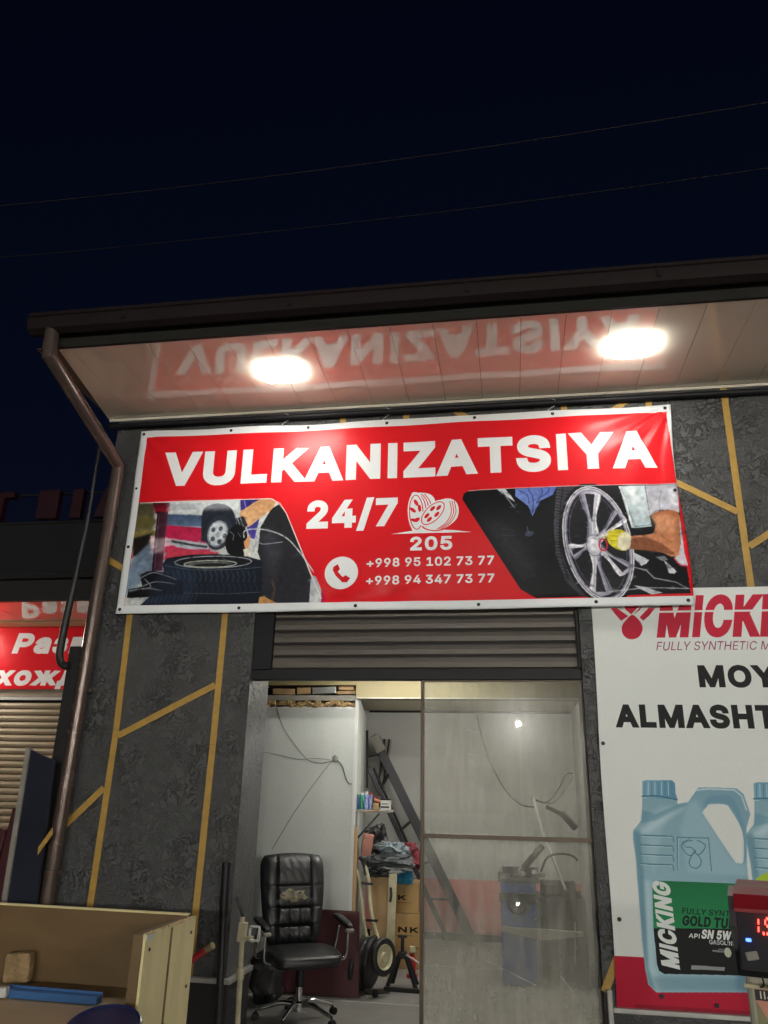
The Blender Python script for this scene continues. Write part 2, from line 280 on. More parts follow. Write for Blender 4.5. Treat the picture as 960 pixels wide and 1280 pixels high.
  'R': '449;60 0 60 509 236 509 273 506 305 500 333 489 356 473 376 455 390 433 401 408 407 381 409 352 407 323 401 296 390 271 376 250 356 232 333 217 305 206 273 200 236 198 96 198 96 255 234 255 258 256 280 260 298 267 313 276 325 287 334 300 340 316 344 333 345 352 344 371 340 389 334 405 325 419 313 430 298 440 279 446 258 451 233 452 125 452 125 0/353 0 230 229 303 229 428 0',
  'S': '447;224 -9 188 -7 156 -1 128 9 102 23 81 40 64 60 51 83 42 109 38 137 104 137 108 118 114 102 123 88 136 76 150 66 166 59 185 53 204 50 224 49 246 50 267 54 286 60 303 69 317 79 329 92 338 106 344 122 346 139 344 154 340 168 332 179 322 189 310 197 296 205 245 222 184 239 145 253 112 269 86 289 67 313 56 341 52 372 54 400 62 425 75 448 92 468 113 484 138 498 165 508 195 514 227 516 259 514 289 508 316 498 340 484 360 468 377 449 390 427 398 403 401 378 337 378 332 402 320 421 302 437 280 449 254 456 225 459 204 457 185 454 167 448 152 440 139 430 129 418 121 405 117 391 115 376 117 359 122 345 131 334 142 324 155 315 169 308 212 293 264 279 312 264 328 256 344 248 359 238 372 226 384 213 395 198 402 180 407 161 408 139 406 112 399 87 386 64 370 43 349 25 323 11 294 0 261 -7',
  'T': '449;32 452 32 509 417 509 417 452 257 452 257 0 193 0 193 452',
  'U': '517;259 -8 220 -6 186 2 154 15 126 33 103 55 85 80 71 108 63 140 60 173 60 509 124 509 124 178 126 155 132 133 141 113 153 95 169 80 187 68 208 59 232 53 259 52 285 53 309 59 331 68 349 80 364 95 377 113 385 133 391 155 393 178 393 509 457 509 457 173 454 140 446 108 433 80 414 55 391 33 363 15 332 2 297 -6',
  'V': '480;204 0 16 509 84 509 192 206 215 137 248 31 235 31 267 138 290 206 395 509 463 509 278 0',
  'W': '686;155 0 16 509 82 509 163 196 175 145 187 94 197 40 189 40 200 94 211 145 224 196 306 509 380 509 462 196 474 145 486 94 497 40 488 40 499 94 510 145 523 196 603 509 670 509 530 0 455 0 368 323 351 391 336 475 350 475 335 395 318 323 230 0',
  'X': '474;18 0 217 284 217 236 29 509 104 509 178 400 204 361 223 329 243 292 232 292 252 329 272 361 298 400 374 509 446 509 259 239 259 287 456 0 382 0 292 129 268 165 250 195 230 231 244 231 225 196 206 166 182 129 91 0',
  'Y': '472;203 0 203 208 16 509 91 509 192 344 222 292 250 230 224 230 251 293 280 344 381 509 455 509 268 208 268 0',
  'Z': '438;42 0 42 46 273 385 306 431 341 476 348 454 285 452 223 452 40 452 40 509 397 509 397 462 169 129 134 81 97 33 90 54 152 57 214 57 399 57 399 0',
  'И': '523;463 0 398 0 398 291 399 328 402 384 404 454 416 452 376 381 346 331 321 290 137 0 60 0 60 509 125 509 125 195 124 157 123 108 118 54 110 55 136 107 161 151 180 183 388 509 463 509',
  'К': '467;60 0 60 509 125 509 125 287 196 287 362 509 440 509 251 262 449 0 371 0 199 231 125 231 125 0',
  'Р': '445;60 0 60 509 235 509 272 506 305 499 332 487 356 471 375 452 390 430 400 404 407 377 409 348 407 318 400 291 390 265 375 243 356 223 332 207 305 195 272 188 235 186 109 186 109 242 233 242 257 244 279 248 297 256 312 266 324 279 333 294 339 310 343 328 344 348 343 367 339 385 333 402 324 416 312 428 297 439 279 446 257 451 232 452 125 452 125 0',
  'Т': '449;32 452 32 509 417 509 417 452 257 452 257 0 193 0 193 452',
  'а': '389;160 -9 137 -7 115 -3 94 5 76 15 60 29 48 45 38 63 32 84 30 108 32 128 36 146 43 161 53 174 64 184 78 193 92 200 108 206 125 211 178 220 234 227 247 229 257 231 265 235 271 240 274 246 276 255 276 257 275 272 272 285 267 297 260 307 251 315 240 322 227 327 212 330 196 331 178 330 163 327 149 322 137 316 127 309 118 301 110 292 104 283 100 274 41 291 51 313 64 331 79 346 95 358 114 368 133 375 153 380 173 383 194 384 239 379 255 375 271 369 286 360 300 350 312 336 322 320 330 301 335 278 337 251 337 0 277 0 277 52 272 52 252 25 242 16 229 8 215 1 199 -4 181 -7/170 45 192 47 211 51 228 59 242 68 254 80 263 93 270 108 274 122 276 138 276 190 259 182 231 176 200 171 175 168 134 159 122 153 112 147 103 139 97 130 93 118 92 105 93 93 96 82 102 72 109 64 119 57 130 52 142 48 156 46',
  'в': '392;53 0 53 379 208 379 247 376 280 367 307 352 327 331 339 307 343 278 341 258 335 240 324 226 309 214 291 205 270 199 284 196 298 191 312 185 325 176 336 165 345 152 352 138 357 121 358 102 356 84 351 66 343 50 331 35 317 23 300 13 280 6 257 1 232 0/111 56 232 56 251 57 266 62 279 70 288 80 293 93 295 108 293 125 288 141 279 153 266 162 251 167 232 169 111 169/111 220 209 220 230 222 248 227 263 234 273 245 280 258 282 273 280 288 273 300 262 310 248 318 230 322 208 324 111 324',
  'д': '427;13 -110 13 56 44 56 65 82 79 116 90 164 98 231 110 379 356 379 356 56 414 56 414 -110 353 -110 353 0 74 0 74 -110/114 56 295 56 295 323 166 323 157 231 153 193 148 158 143 127 135 99 126 76',
  'е': '404;212 -8 177 -5 145 3 117 16 92 35 72 58 56 85 44 116 37 150 34 187 36 224 44 258 55 290 71 317 91 340 115 359 142 373 172 382 205 384 226 383 246 380 266 374 285 366 303 355 319 341 334 324 347 305 357 282 365 256 370 227 371 194 371 169 75 169 75 221 338 221 310 202 308 226 304 248 298 269 288 286 277 301 263 314 246 323 227 328 205 330 183 328 164 323 146 313 131 301 119 286 109 270 102 251 97 231 96 211 96 178 98 151 102 127 110 106 121 88 135 73 151 61 169 53 190 48 212 46 227 47 241 49 254 53 265 58 276 65 285 73 294 82 300 93 306 105 365 91 358 72 348 55 335 39 320 26 302 14 283 4 261 -3 237 -7',
  'ж': '563;21 0 174 193 23 379 95 379 221 218 252 218 252 379 313 379 313 218 342 218 468 379 541 379 390 193 543 0 469 0 342 162 313 162 313 0 252 0 252 162 223 162 95 0',
  'з': '343;171 -4 146 -3 123 1 101 8 82 17 65 29 51 43 40 59 34 76 31 95 94 95 97 82 105 71 117 61 133 54 151 49 171 47 193 49 211 55 227 65 239 77 246 92 249 109 246 126 239 141 226 154 208 163 187 169 163 171 138 171 138 217 163 217 183 219 201 224 217 233 229 245 236 259 238 276 236 292 230 306 220 318 207 327 191 332 173 334 154 332 137 327 122 319 109 309 102 296 99 281 40 281 42 301 48 319 59 335 72 349 88 361 107 371 128 378 150 382 173 384 197 382 220 377 239 370 257 359 271 346 283 332 291 315 296 298 298 279 296 258 289 240 277 224 262 212 245 203 225 197 225 194 252 188 273 178 291 164 303 147 310 127 313 104 311 84 305 66 294 48 281 33 264 20 244 10 222 2 198 -3',
  'и': '411;358 0 296 0 296 274 293 274 111 0 53 0 53 379 114 379 114 104 118 104 300 379 358 379',
  'л': '400;6 0 6 56 20 56 31 57 40 59 48 63 56 68 62 76 67 86 71 98 75 114 78 133 84 211 91 379 348 379 348 0 286 0 286 323 149 323 143 189 140 150 135 115 129 84 120 58 109 37 94 21 76 9 54 2 27 0',
  'н': '409;309 223 309 167 99 167 99 223/114 379 114 0 53 0 53 379/356 379 356 0 295 0 295 379',
  'о': '415;207 -8 174 -5 144 3 117 16 93 35 72 58 56 85 44 116 37 150 34 187 37 225 44 260 56 291 72 318 93 341 117 360 144 374 174 382 207 384 241 382 271 374 299 360 323 341 343 318 359 291 371 260 379 225 381 187 379 150 371 116 359 85 343 58 323 35 299 16 271 3 241 -5/207 46 231 49 252 55 270 66 285 80 298 97 307 117 314 139 318 163 319 187 318 212 314 236 307 258 298 278 285 296 270 310 252 321 231 328 207 330 184 328 163 321 145 310 130 296 118 278 108 258 102 236 98 212 96 187 98 163 102 139 108 117 118 97 130 80 145 66 163 55 184 49',
  'с': '396;207 -8 174 -5 144 3 117 16 93 35 72 58 56 85 44 116 37 150 34 187 37 225 44 260 56 291 72 318 93 341 117 360 144 374 174 382 207 384 226 384 243 381 260 377 276 371 291 364 305 356 318 346 330 335 340 322 349 308 356 293 362 277 303 262 290 289 270 311 242 325 207 330 184 328 163 321 145 310 130 296 118 278 108 258 102 236 98 212 96 187 98 163 102 139 108 117 118 97 130 80 145 66 163 55 184 49 207 46 243 52 271 66 292 89 304 117 363 102 357 86 350 70 341 56 331 43 319 32 306 21 292 12 277 5 261 -1 244 -5 226 -7',
  'х': '379;21 0 171 218 171 171 29 379 100 379 147 306 179 253 207 206 175 206 202 253 233 306 282 379 352 379 209 169 209 214 358 0 287 0 231 85 200 136 173 182 205 182 178 136 148 85 91 0',
}
GROW_SIDE, TIGHT = -1, .6
class Canvas:
    """A flat print (poster, banner, label) painted from polygons; metres, origin at lower left."""
    def __init__(s, w, h, ppm, col):
        s.W, s.H, s.k = max(4, int(w*ppm)), max(4, int(h*ppm)), ppm
        s.a = np.empty((s.H, s.W, 3), np.float32); s.a[:] = np.array(col, np.float32)/255
    def _mask(s, polys, nz=True):
        P = [np.array(p, float)*s.k for p in polys if len(p) > 2]
        al = np.concatenate(P)
        x0, y0 = int(max(0, al[:, 0].min()-2)), int(max(0, al[:, 1].min()-2))
        x1, y1 = int(min(s.W, al[:, 0].max()+3)), int(min(s.H, al[:, 1].max()+3))
        if x1 <= x0 or y1 <= y0: return None
        acc = np.zeros((y1-y0, x1-x0+1), np.int32)
        for p in P:
            q = np.roll(p, -1, 0)
            for (ax, ay), (bx, by) in zip(p, q):
                if ay == by: continue
                d = 1
                if ay > by: ax, ay, bx, by, d = bx, by, ax, ay, -1
                r0, r1 = max(y0, math.ceil(ay-.5)), min(y1, math.ceil(by-.5))
                if r1 <= r0: continue
                rr = np.arange(r0, r1)
                xx = ax+(rr+.5-ay)*(bx-ax)/(by-ay)
                ci = np.clip(np.ceil(xx-.5).astype(int)-x0, 0, x1-x0)
                np.add.at(acc, (rr-y0, ci), d)
        m = np.cumsum(acc, 1)[:, :-1]
        m = (m != 0) if nz else (m % 2 != 0)
        return m, x0, y0
    def _put(s, m, x0, y0, col, col2=None, ang=0., al=1., noise=0.):
        h, w = m.shape
        c = np.array(col, np.float32)/255
        if col2 is not None:
            c2 = np.array(col2, np.float32)/255
            yy, xx = np.mgrid[0:h, 0:w]
            u = xx*math.cos(ang)+yy*math.sin(ang)
            um = u[m] if m.dtype == bool and m.any() else u
            t = np.clip((u-um.min())/max(1e-6, um.max()-um.min()), 0, 1)[..., None]
            c = c*(1-t)+c2*t
        a = (m.astype(np.float32)*al)[..., None]
        v = s.a[y0:y0+h, x0:x0+w]
        v[:] = v*(1-a)+c*a
    def poly(s, pts, col, col2=None, ang=0., al=1., smooth=False, soft=0):
        if smooth: pts = spline(pts)
        r = s._mask([pts])
        if r is None: return
        m, x0, y0 = r
        if soft:
            n = max(1, int(soft*s.k)); H, W = m.shape
            X0, Y0 = max(0, x0-2*n), max(0, y0-2*n); X1, Y1 = min(s.W, x0+W+2*n), min(s.H, y0+H+2*n)
            b = np.zeros((Y1-Y0, X1-X0), np.float32); b[y0-Y0:y0-Y0+H, x0-X0:x0-X0+W] = m
            m = blur(blur(b, n), n); x0, y0 = X0, Y0
        s._put(m, x0, y0, col, col2, ang, al)
    def line(s, pts, w, col, al=1., smooth=False, closed=False, soft=0):
        if smooth: pts = spline(pts, closed)
        pts = [np.array(p, float) for p in pts]
        if closed: pts = pts+[pts[0]]
        P = []
        for a, b in zip(pts[:-1], pts[1:]):
            d = b-a; L = np.hypot(*d)
            if L < 1e-9: continue
            n = np.array([-d[1], d[0]])/L*w/2; e = d/L*w*.25
            P.append([a-e+n, a-e-n, b+e-n, b+e+n])
        if not P: return
        r = s._mask(P)
        if r is None: return
        m, x0, y0 = r
        if soft: m = blur(m.astype(np.float32), max(1, int(soft*s.k)))
        s._put(m, x0, y0, col, None, 0, al)
    def ell(s, cx, cy, rx, ry, col, rot=0., **k):
        s.poly(ellp(cx, cy, rx, ry, rot), col, **k)
    def ring(s, cx, cy, rx, ry, w, col, rot=0., **k):
        s.line(ellp(cx, cy, rx, ry, rot), w, col, closed=True, **k)
    def text(s, t, x, y, h, w, col, bold=.04, shear=0., rot=0., gap=0., al=1., cut=None):
        """x, y: lower-left of the capitals; h: cap height; w: total width; bold: stroke growth / cap height"""
        r = bold*h; hh = h-2*r; sc = hh/509.
        pen = 0.; items = []
        for ch in t:
            if ch == ' ': pen += 200+gap; continue
            adv, ps = glyph(ch)
            items.append((pen, ps)); pen += adv+gap+2*r/sc*TIGHT
        xs = [px+p[0] for px, ps in items for q in ps for p in q]
        mn, mx = min(xs), max(xs)
        fx = (w-2*r-abs(shear)*h)/(mx-mn)
        cr, sr = math.cos(rot), math.sin(rot)
        polys = []
        for px, ps in items:
            for q in ps:
                o = [(r+(px+X-mn)*fx, r+Y*sc) for X, Y in q]
                if r > 0: o = grow(o, r)
                o = [(a+b*shear, b) for a, b in o]
                polys.append([(x+a*cr-b*sr, y+a*sr+b*cr) for a, b in o])
        rr = s._mask(polys)
        if rr is None: return
        m, X0, Y0 = rr
        if cut:
            for (a, b) in cut:   # horizontal slits through the letters
                i0, i1 = int(a*s.k)-Y0, int(b*s.k)-Y0
                m[max(0, i0):max(0, i1)] = False
        s._put(m, X0, Y0, col, al=al)
def grow(q, r):
    """thicken a glyph outline by r with mitred corners"""
    p = np.array(q, float); d = np.roll(p, -1, 0)-p
    p = p[np.hypot(d[:, 0], d[:, 1]) > 1e-7]; d = np.roll(p, -1, 0)-p
    u = d/np.hypot(d[:, 0], d[:, 1])[:, None]; n1 = np.stack([u[:, 1], -u[:, 0]], 1)*GROW_SIDE; n0 = np.roll(n1, 1, 0)
    b = n0+n1; k = (n0*n1).sum(1)+1
    return p+b*(r/np.maximum(k, .35))[:, None]
def blur(a, n):
    for ax in (0, 1):
        p = [(0, 0)]*a.ndim; p[ax] = (n+1, n)
        c = np.cumsum(np.pad(a, p, mode='edge'), axis=ax, dtype=np.float64)
        L = a.shape[ax]
        hi = np.take(c, np.arange(2*n+1, 2*n+1+L), axis=ax); lo = np.take(c, np.arange(0, L), axis=ax)
        a = ((hi-lo)/(2*n+1)).astype(np.float32)
    return a
def ellp(cx, cy, rx, ry, rot=0., n=48, a0=0., a1=6.28318531):
    c, s_ = math.cos(rot), math.sin(rot)
    o = []
    full = abs(a1-a0-6.28318531) < 1e-4
    for i in range(n if full else n+1):
        t = a0+(a1-a0)*i/n; X, Y = rx*math.cos(t), ry*math.sin(t)
        o.append((cx+X*c-Y*s_, cy+X*s_+Y*c))
    return o
def spline(p, closed=True, k=6):
    p = [np.array(q, float) for q in p]; n = len(p); o = []
    for i in range(n if closed else n-1):
        g = (lambda j: p[j % n]) if closed else (lambda j: p[min(max(j, 0), n-1)])
        a, b, c, d = g(i-1), g(i), g(i+1), g(i+2)
        for j in range(k):
            t = j/k
            o.append(.5*((2*b)+(c-a)*t+(2*a-5*b+4*c-d)*t*t+(3*b-a-3*c+d)*t**3))
    if not closed: o.append(p[-1])
    return [tuple(q) for q in o]
_G = {}
def glyph(ch):
    if ch not in _G:
        a, b = GLYPHS[ch].split(';'); ps = []
        for q in b.split('/'):
            v = [int(i) for i in q.split()]; ps.append(list(zip(v[0::2], v[1::2])))
        _G[ch] = (int(a), ps)
    return _G[ch]

def inside(p, q):
    r = False
    for (ax, ay), (bx, by) in zip(q, q[1:]+q[:1]):
        if (ay > p[1]) != (by > p[1]) and p[0] < (bx-ax)*(p[1]-ay)/(by-ay)+ax: r = not r
    return r
def mottle(c, q, n, seed):
    """break the flat areas of a photo print into small tones, then soften it like a coarse blow-up"""
    rn = random.Random(seed); xs = [p[0] for p in q]; ys = [p[1] for p in q]
    for i in range(n):
        p = (rn.uniform(min(xs), max(xs)), rn.uniform(min(ys), max(ys)))
        if not inside(p, q): continue
        X, Y = int(p[0]*c.k), int(p[1]*c.k)
        if not (2 < X < c.W-3 and 2 < Y < c.H-3): continue
        col = c.a[Y-1:Y+2, X-1:X+2].reshape(-1, 3).mean(0)*255; L = col.mean()
        f = rn.gauss(1, .07 if L > 110 else .16); add = rn.gauss(0, 3)+(rn.random() < .03)*rn.uniform(10, 40)
        col = tuple(min(250, max(3, v*f+add)) for v in col); r = rn.uniform(.004, .02)
        c.poly(ellp(p[0], p[1], r*rn.uniform(.5, 2.2), r*rn.uniform(.3, .8), rn.uniform(-1, 1), 10), col, al=rn.uniform(.2, .45), soft=.004)
    x0, x1, y0, y1 = [int(v*c.k) for v in (min(xs), max(xs), min(ys), max(ys))]
    x0, y0 = max(0, x0), max(0, y0); v = c.a[y0:y1, x0:x1]
    o = v.copy(); mk = np.zeros(v.shape[:2], np.float32); r = c._mask([q])
    mm = r[0][:v.shape[0], :v.shape[1]]; oy, ox = max(0, r[2]-y0), max(0, r[1]-x0); mm = mm[:v.shape[0]-oy, :v.shape[1]-ox]
    mk[oy:oy+mm.shape[0], ox:ox+mm.shape[1]] = mm; mk = mk[..., None]
    b = blur(v, 2); v[:] = v*.35+b*.65
    H, W = v.shape[:2]; rg = np.random.default_rng(seed)
    g = rg.normal(0, 1, (H//10+2, W//10+2, 1)).astype(np.float32).repeat(10, 0).repeat(10, 1)[:H, :W]
    v[:] = np.clip(v*(1+.08*blur(g, 7)), 0, 1)*mk+o*(1-mk)

def P6r(q, d):
    M = [[0.002174, 0.000238, -0.173426], [-4.1e-05, -0.002123, 1.133754]]
    return [tuple(r[0]*u+r[1]*v+r[2] for r in M) for u, v in ((x+d, y) for x, y in q)]
def P5r(q, d):
    M = [[0.001907, -0.000116, 2.623389], [-5.9e-05, -0.002054, 1.122373]]
    return [tuple(r[0]*u+r[1]*v+r[2] for r in M) for u, v in ((x, y+d) for x, y in q)]
def P4r(q, d):
    M = [[0.001904, -6e-06, 1.234125], [-6.8e-05, -0.002025, 1.190088]]
    return [tuple(r[0]*u+r[1]*v+r[2] for r in M) for u, v in ((x+d, y) for x, y in q)]
def PO(q):
    M = [[0.001217, -0.000123, -0.135586], [3.3e-05, -0.00118, 1.343303]]
    return [tuple(r[0]*x+r[1]*y+r[2] for r in M) for x, y in q]
def paint_banner():
    c = Canvas(4.26, 1.56, 620, (214, 24, 34))
    # photo print on the left: a mechanic over a tyre
    c.poly([(0.069, 0.915), (0.891, 0.914), (1.170, 0.910), (1.243, 0.871), (1.300, 0.797), (1.638, 0.060), (0.060, 0.057)], (196,200,198))
    c.poly([(0.027, 0.917), (0.209, 0.910), (0.231, 0.431), (0.141, 0.433), (0.072, 0.501)], (150,140,105), (60,55,40), 1.2, soft=.01)
    c.ell(*[(0.139, 0.747)][0], .1, .05, (96,88,50), soft=.008)
    c.ell(*[(0.157, 0.644)][0], .12, .035, (130,118,66), soft=.008)
    c.poly([(0.056, 0.614), (0.224, 0.654), (0.177, 0.499), (0.079, 0.457)], (30,26,22), soft=.008)
    c.poly([(0.317, 0.723), (0.650, 0.696), (0.717, 0.484), (0.201, 0.487), (0.211, 0.582)], (196,48,92), (176,30,70), 1.57, soft=.006)
    c.poly([(0.204, 0.632), (0.434, 0.591), (0.440, 0.547), (0.219, 0.520)], (225,190,205), soft=.006)
    c.poly([(0.365, 0.516), (0.778, 0.482), (0.782, 0.439), (0.343, 0.428)], (200,60,84), soft=.004)
    c.poly([(0.073, 0.435), (0.211, 0.582), (0.304, 0.299), (0.147, 0.226), (0.054, 0.132), (0.043, 0.326)], (138,158,178), (92,110,132), 1.0, soft=.01)
    # car
    c.poly([(0.317, 0.906), (0.914, 0.906), (0.945, 0.687), (0.652, 0.681), (0.325, 0.714)], (178,188,194), (205,210,212), 1.57)
    c.poly([(0.306, 0.810), (0.641, 0.787), (0.651, 0.690), (0.318, 0.712)], (92,112,142), (58,76,104), 1.57, soft=.004)
    c.poly([(0.320, 0.897), (0.602, 0.893), (0.585, 0.841), (0.327, 0.841)], (142,152,160), soft=.004)
    c.poly([(0.632, 0.619), (0.621, 0.821), (0.676, 0.874), (0.760, 0.885), (0.854, 0.840), (0.909, 0.721), (0.906, 0.566), (0.659, 0.569)], (34,40,50), smooth=True, soft=.003)
    c.ell(*[(0.771, 0.641)][0], .108, .143, (44,50,62), rot=-.1)
    c.ell(*[(0.763, 0.632)][0], .082, .108, (196,204,210), rot=-.1)
    c.ring(*[(0.763, 0.632)][0], .076, .1, .008, (120,130,142), rot=-.1)
    for p in [(0.725, 0.665), (0.786, 0.672), (0.822, 0.613), (0.783, 0.566), (0.728, 0.589)]: c.ell(*p, .017, .02, (72,80,92))
    c.ell(*[(0.768, 0.623)][0], .018, .022, (150,158,166))
    # tools and floor clutter
    c.poly([(0.358, 0.578), (0.423, 0.592), (0.694, 0.551), (0.706, 0.502), (0.556, 0.506), (0.442, 0.525)], (176,184,194), soft=.003)
    c.line([(0.396, 0.577), (0.551, 0.544), (0.686, 0.524)], .018, (60,60,66))
    # red column of the machine
    c.poly([(0.190, 0.911), (0.338, 0.905), (0.331, 0.813), (0.221, 0.817)], (170,24,40), (60,10,24), 1.57)
    c.poly([(0.237, 0.835), (0.328, 0.832), (0.341, 0.337), (0.252, 0.339)], (34,22,34), (92,44,60), 0.)
    c.line([(0.256, 0.812), (0.276, 0.360)], .008, (130,100,112), al=.5)
    # big tyre
    c.poly([(0.338, 0.396), (0.368, 0.439), (0.561, 0.462), (0.758, 0.466), (0.999, 0.446), (1.131, 0.409), (1.160, 0.365), (1.170, 0.067), (0.191, 0.066), (0.249, 0.128), (0.388, 0.211)], (22,28,38))
    c.ell(*[(0.755, 0.392)][0], .325, .056, (18,20,26), rot=.0)
    c.ring(*[(0.747, 0.401)][0], .31, .047, .008, (156,164,172))
    c.ring(*[(0.727, 0.386)][0], .21, .027, .010, (170,176,166))
    c.ell(*[(0.718, 0.384)][0], .18, .02, (96,98,92))
    c.ell(*[(0.741, 0.377)][0], .15, .013, (20,22,26))
    for i in range(17):
        x = 214+i*20
        c.line(P6r([(0,372),(8,392),(2,412)], x), .010, (52,66,92), al=.8)
        c.line(P6r([(6,420),(14,440),(6,452)], x), .008, (44,56,78), al=.7)
    for i in range(12): c.line(P6r([(0,458),(-14,494)], 150+i*16), .009, (58,66,84), al=.7)
    c.line([(0.360, 0.380), (0.574, 0.344), (0.857, 0.338), (1.135, 0.353)], .006, (100,112,134), al=.8, smooth=True)
    c.line([(0.310, 0.166), (0.854, 0.147), (1.151, 0.155)], .006, (120,128,140), al=.6)
    # clamp
    c.poly([(0.157, 0.313), (0.242, 0.343), (0.367, 0.323), (0.525, 0.240), (0.534, 0.155), (0.379, 0.143), (0.205, 0.129), (0.072, 0.127), (0.076, 0.196), (0.189, 0.215)], (14,14,18))
    for q in ([(0.166, 0.284), (0.267, 0.325), (0.393, 0.292), (0.465, 0.265)], [(0.192, 0.219), (0.299, 0.251), (0.456, 0.231)], [(0.086, 0.182), (0.217, 0.201), (0.352, 0.182)], [(0.203, 0.275), (0.260, 0.213), (0.196, 0.193)]):
        c.line(q, .009, (150,156,164), smooth=True, al=.85)
    # worker: dark trousers, shirt, arm and gloves
    c.poly([(1.109, 0.679), (1.185, 0.824), (1.244, 0.862), (1.300, 0.797), (1.611, 0.105), (1.541, 0.062), (1.157, 0.072), (1.147, 0.365), (1.100, 0.474)], (44,44,52), (30,30,34), 1.3)
    c.poly([(0.923, 0.910), (1.091, 0.908), (1.101, 0.782), (1.065, 0.579), (1.029, 0.594), (0.990, 0.696), (0.936, 0.810)], (74,66,160), (44,38,104), 1.2)
    c.line([(0.959, 0.900), (0.985, 0.808)], .01, (130,120,200)); c.line([(1.003, 0.903), (1.013, 0.785)], .008, (36,30,90))
    c.poly([(0.932, 0.810), (0.965, 0.832), (1.091, 0.908), (1.206, 0.904), (1.194, 0.828), (1.103, 0.755), (1.009, 0.682), (0.950, 0.707)], (222,178,132), (186,136,92), 1.2, smooth=True)
    c.poly([(0.902, 0.753), (0.961, 0.773), (1.003, 0.696), (0.975, 0.666), (0.920, 0.694)], (40,42,48)); c.line([(0.915, 0.752), (0.943, 0.689)], .006, (180,184,190)); c.line([(0.936, 0.761), (0.969, 0.688)], .006, (180,184,190))
    c.poly([(0.910, 0.708), (0.984, 0.670), (1.008, 0.585), (1.005, 0.476), (0.969, 0.438), (0.867, 0.467), (0.831, 0.564), (0.858, 0.652)], (16,16,20), smooth=True)
    c.line([(0.863, 0.647), (0.896, 0.620), (0.892, 0.576)], .006, (130,134,140)); c.line([(0.925, 0.641), (0.955, 0.600)], .006, (110,114,122))
    c.poly([(0.980, 0.560), (1.031, 0.624), (1.027, 0.519), (0.998, 0.498)], (208,150,104)); c.poly([(0.981, 0.499), (1.023, 0.511), (1.046, 0.449), (0.999, 0.442)], (226,222,206))
    c.line([(0.981, 0.595), (0.981, 0.648), (1.067, 0.663), (1.199, 0.641), (1.332, 0.576), (1.446, 0.452), (1.550, 0.314), (1.607, 0.262)], .010, (190,196,200), smooth=True)
    c.line([(1.061, 0.475), (1.087, 0.557), (1.142, 0.538), (1.291, 0.551)], .008, (150,156,166), smooth=True)
    c.line([(1.232, 0.249), (1.259, 0.173), (1.241, 0.070)], .02, (96,76,60), al=.7)
    c.poly([(1.143, 0.117), (1.179, 0.121), (1.287, 0.066), (1.137, 0.064)], (190,140,84)); c.poly([(1.535, 0.285), (1.616, 0.245), (1.625, 0.060), (1.535, 0.062)], (206,212,214), (160,168,176), 1.57)
    c.poly([(1.616, 0.245), (1.648, 0.187), (1.650, 0.060), (1.625, 0.060)], (176,24,80))
    c.line([(0.074, 0.915), (0.891, 0.914), (1.179, 0.910), (1.252, 0.871), (1.310, 0.783), (1.624, 0.097)], .007, (232,222,216), al=.8)
    # photo print on the right: an alloy wheel being tightened
    R = [(2.697, 0.894), (2.734, 0.913), (3.375, 0.921), (4.250, 0.916), (4.242, 0.449), (4.247, 0.084), (3.199, 0.073), (3.092, 0.139), (2.684, 0.847)]
    c.poly(R, (16,17,22))
    c.poly([(3.083, 0.911), (3.385, 0.918), (3.356, 0.855), (3.264, 0.812), (3.229, 0.745), (3.200, 0.691), (3.172, 0.773), (3.080, 0.853)], (116,140,208), (84,104,176), 1.0)
    for q in ([(3.114, 0.895), (3.168, 0.858), (3.181, 0.794)], [(3.178, 0.905), (3.210, 0.835), (3.201, 0.712)], [(3.277, 0.914), (3.278, 0.871), (3.232, 0.792)], [(3.335, 0.912), (3.318, 0.874), (3.265, 0.837)]): c.line(q, .006, (40,50,96), smooth=True)
    c.poly([(2.947, 0.913), (3.007, 0.915), (3.049, 0.859), (3.079, 0.806), (3.029, 0.842)], (206,208,212)); c.line([(2.979, 0.901), (3.073, 0.759)], .007, (150,156,170))
    c.poly([(3.144, 0.572), (3.199, 0.578), (3.205, 0.553), (3.170, 0.534), (3.139, 0.539)], (110,128,176)); c.line([(2.969, 0.598), (3.051, 0.587)], .006, (90,94,110)); c.line([(2.968, 0.552), (3.065, 0.545)], .006, (120,124,136)); c.line([(3.157, 0.613), (3.167, 0.558)], .007, (190,196,210))
    c.poly([(2.697, 0.894), (2.734, 0.913), (2.939, 0.913), (3.221, 0.561), (3.206, 0.236), (3.110, 0.198)], (30,32,40), (14,15,19), .8, al=.6)
    # tyre, tread, rim, spokes
    c.poly([(3.386, 0.914), (3.570, 0.919), (3.502, 0.760), (3.456, 0.574), (3.453, 0.391), (3.498, 0.210), (3.570, 0.080), (3.515, 0.077), (3.411, 0.192), (3.354, 0.393), (3.351, 0.619)], (74,74,84), (40,40,48), 0.)
    for i in range(30):
        y = 98+i*11.5; w = 8 if i % 2 else 0
        c.line(P5r([(404,0),(428-w,4)], y), .007, (24,24,30)); c.line(P5r([(430,2),(448,6)], y+3), .006, (28,28,34))
    c.line([(3.433, 0.912), (3.397, 0.680), (3.387, 0.433), (3.431, 0.212)], .008, (22,22,28), smooth=True)
    cx, cy = [(3.654, 0.474)][0]
    c.ell(cx, cy, .262, .47, (14,14,18), rot=.13)
    c.ring(cx, cy, .224, .425, .034, (212,212,220), rot=.13); c.ring(cx, cy, .228, .43, .008, (112,110,126), rot=.13)
    c.ell(cx, cy, .205, .40, (26,27,33), rot=.13); c.ring(cx, cy, .19, .38, .006, (86,84,98), rot=.13)
    hub = [(3.627, 0.467)][0]
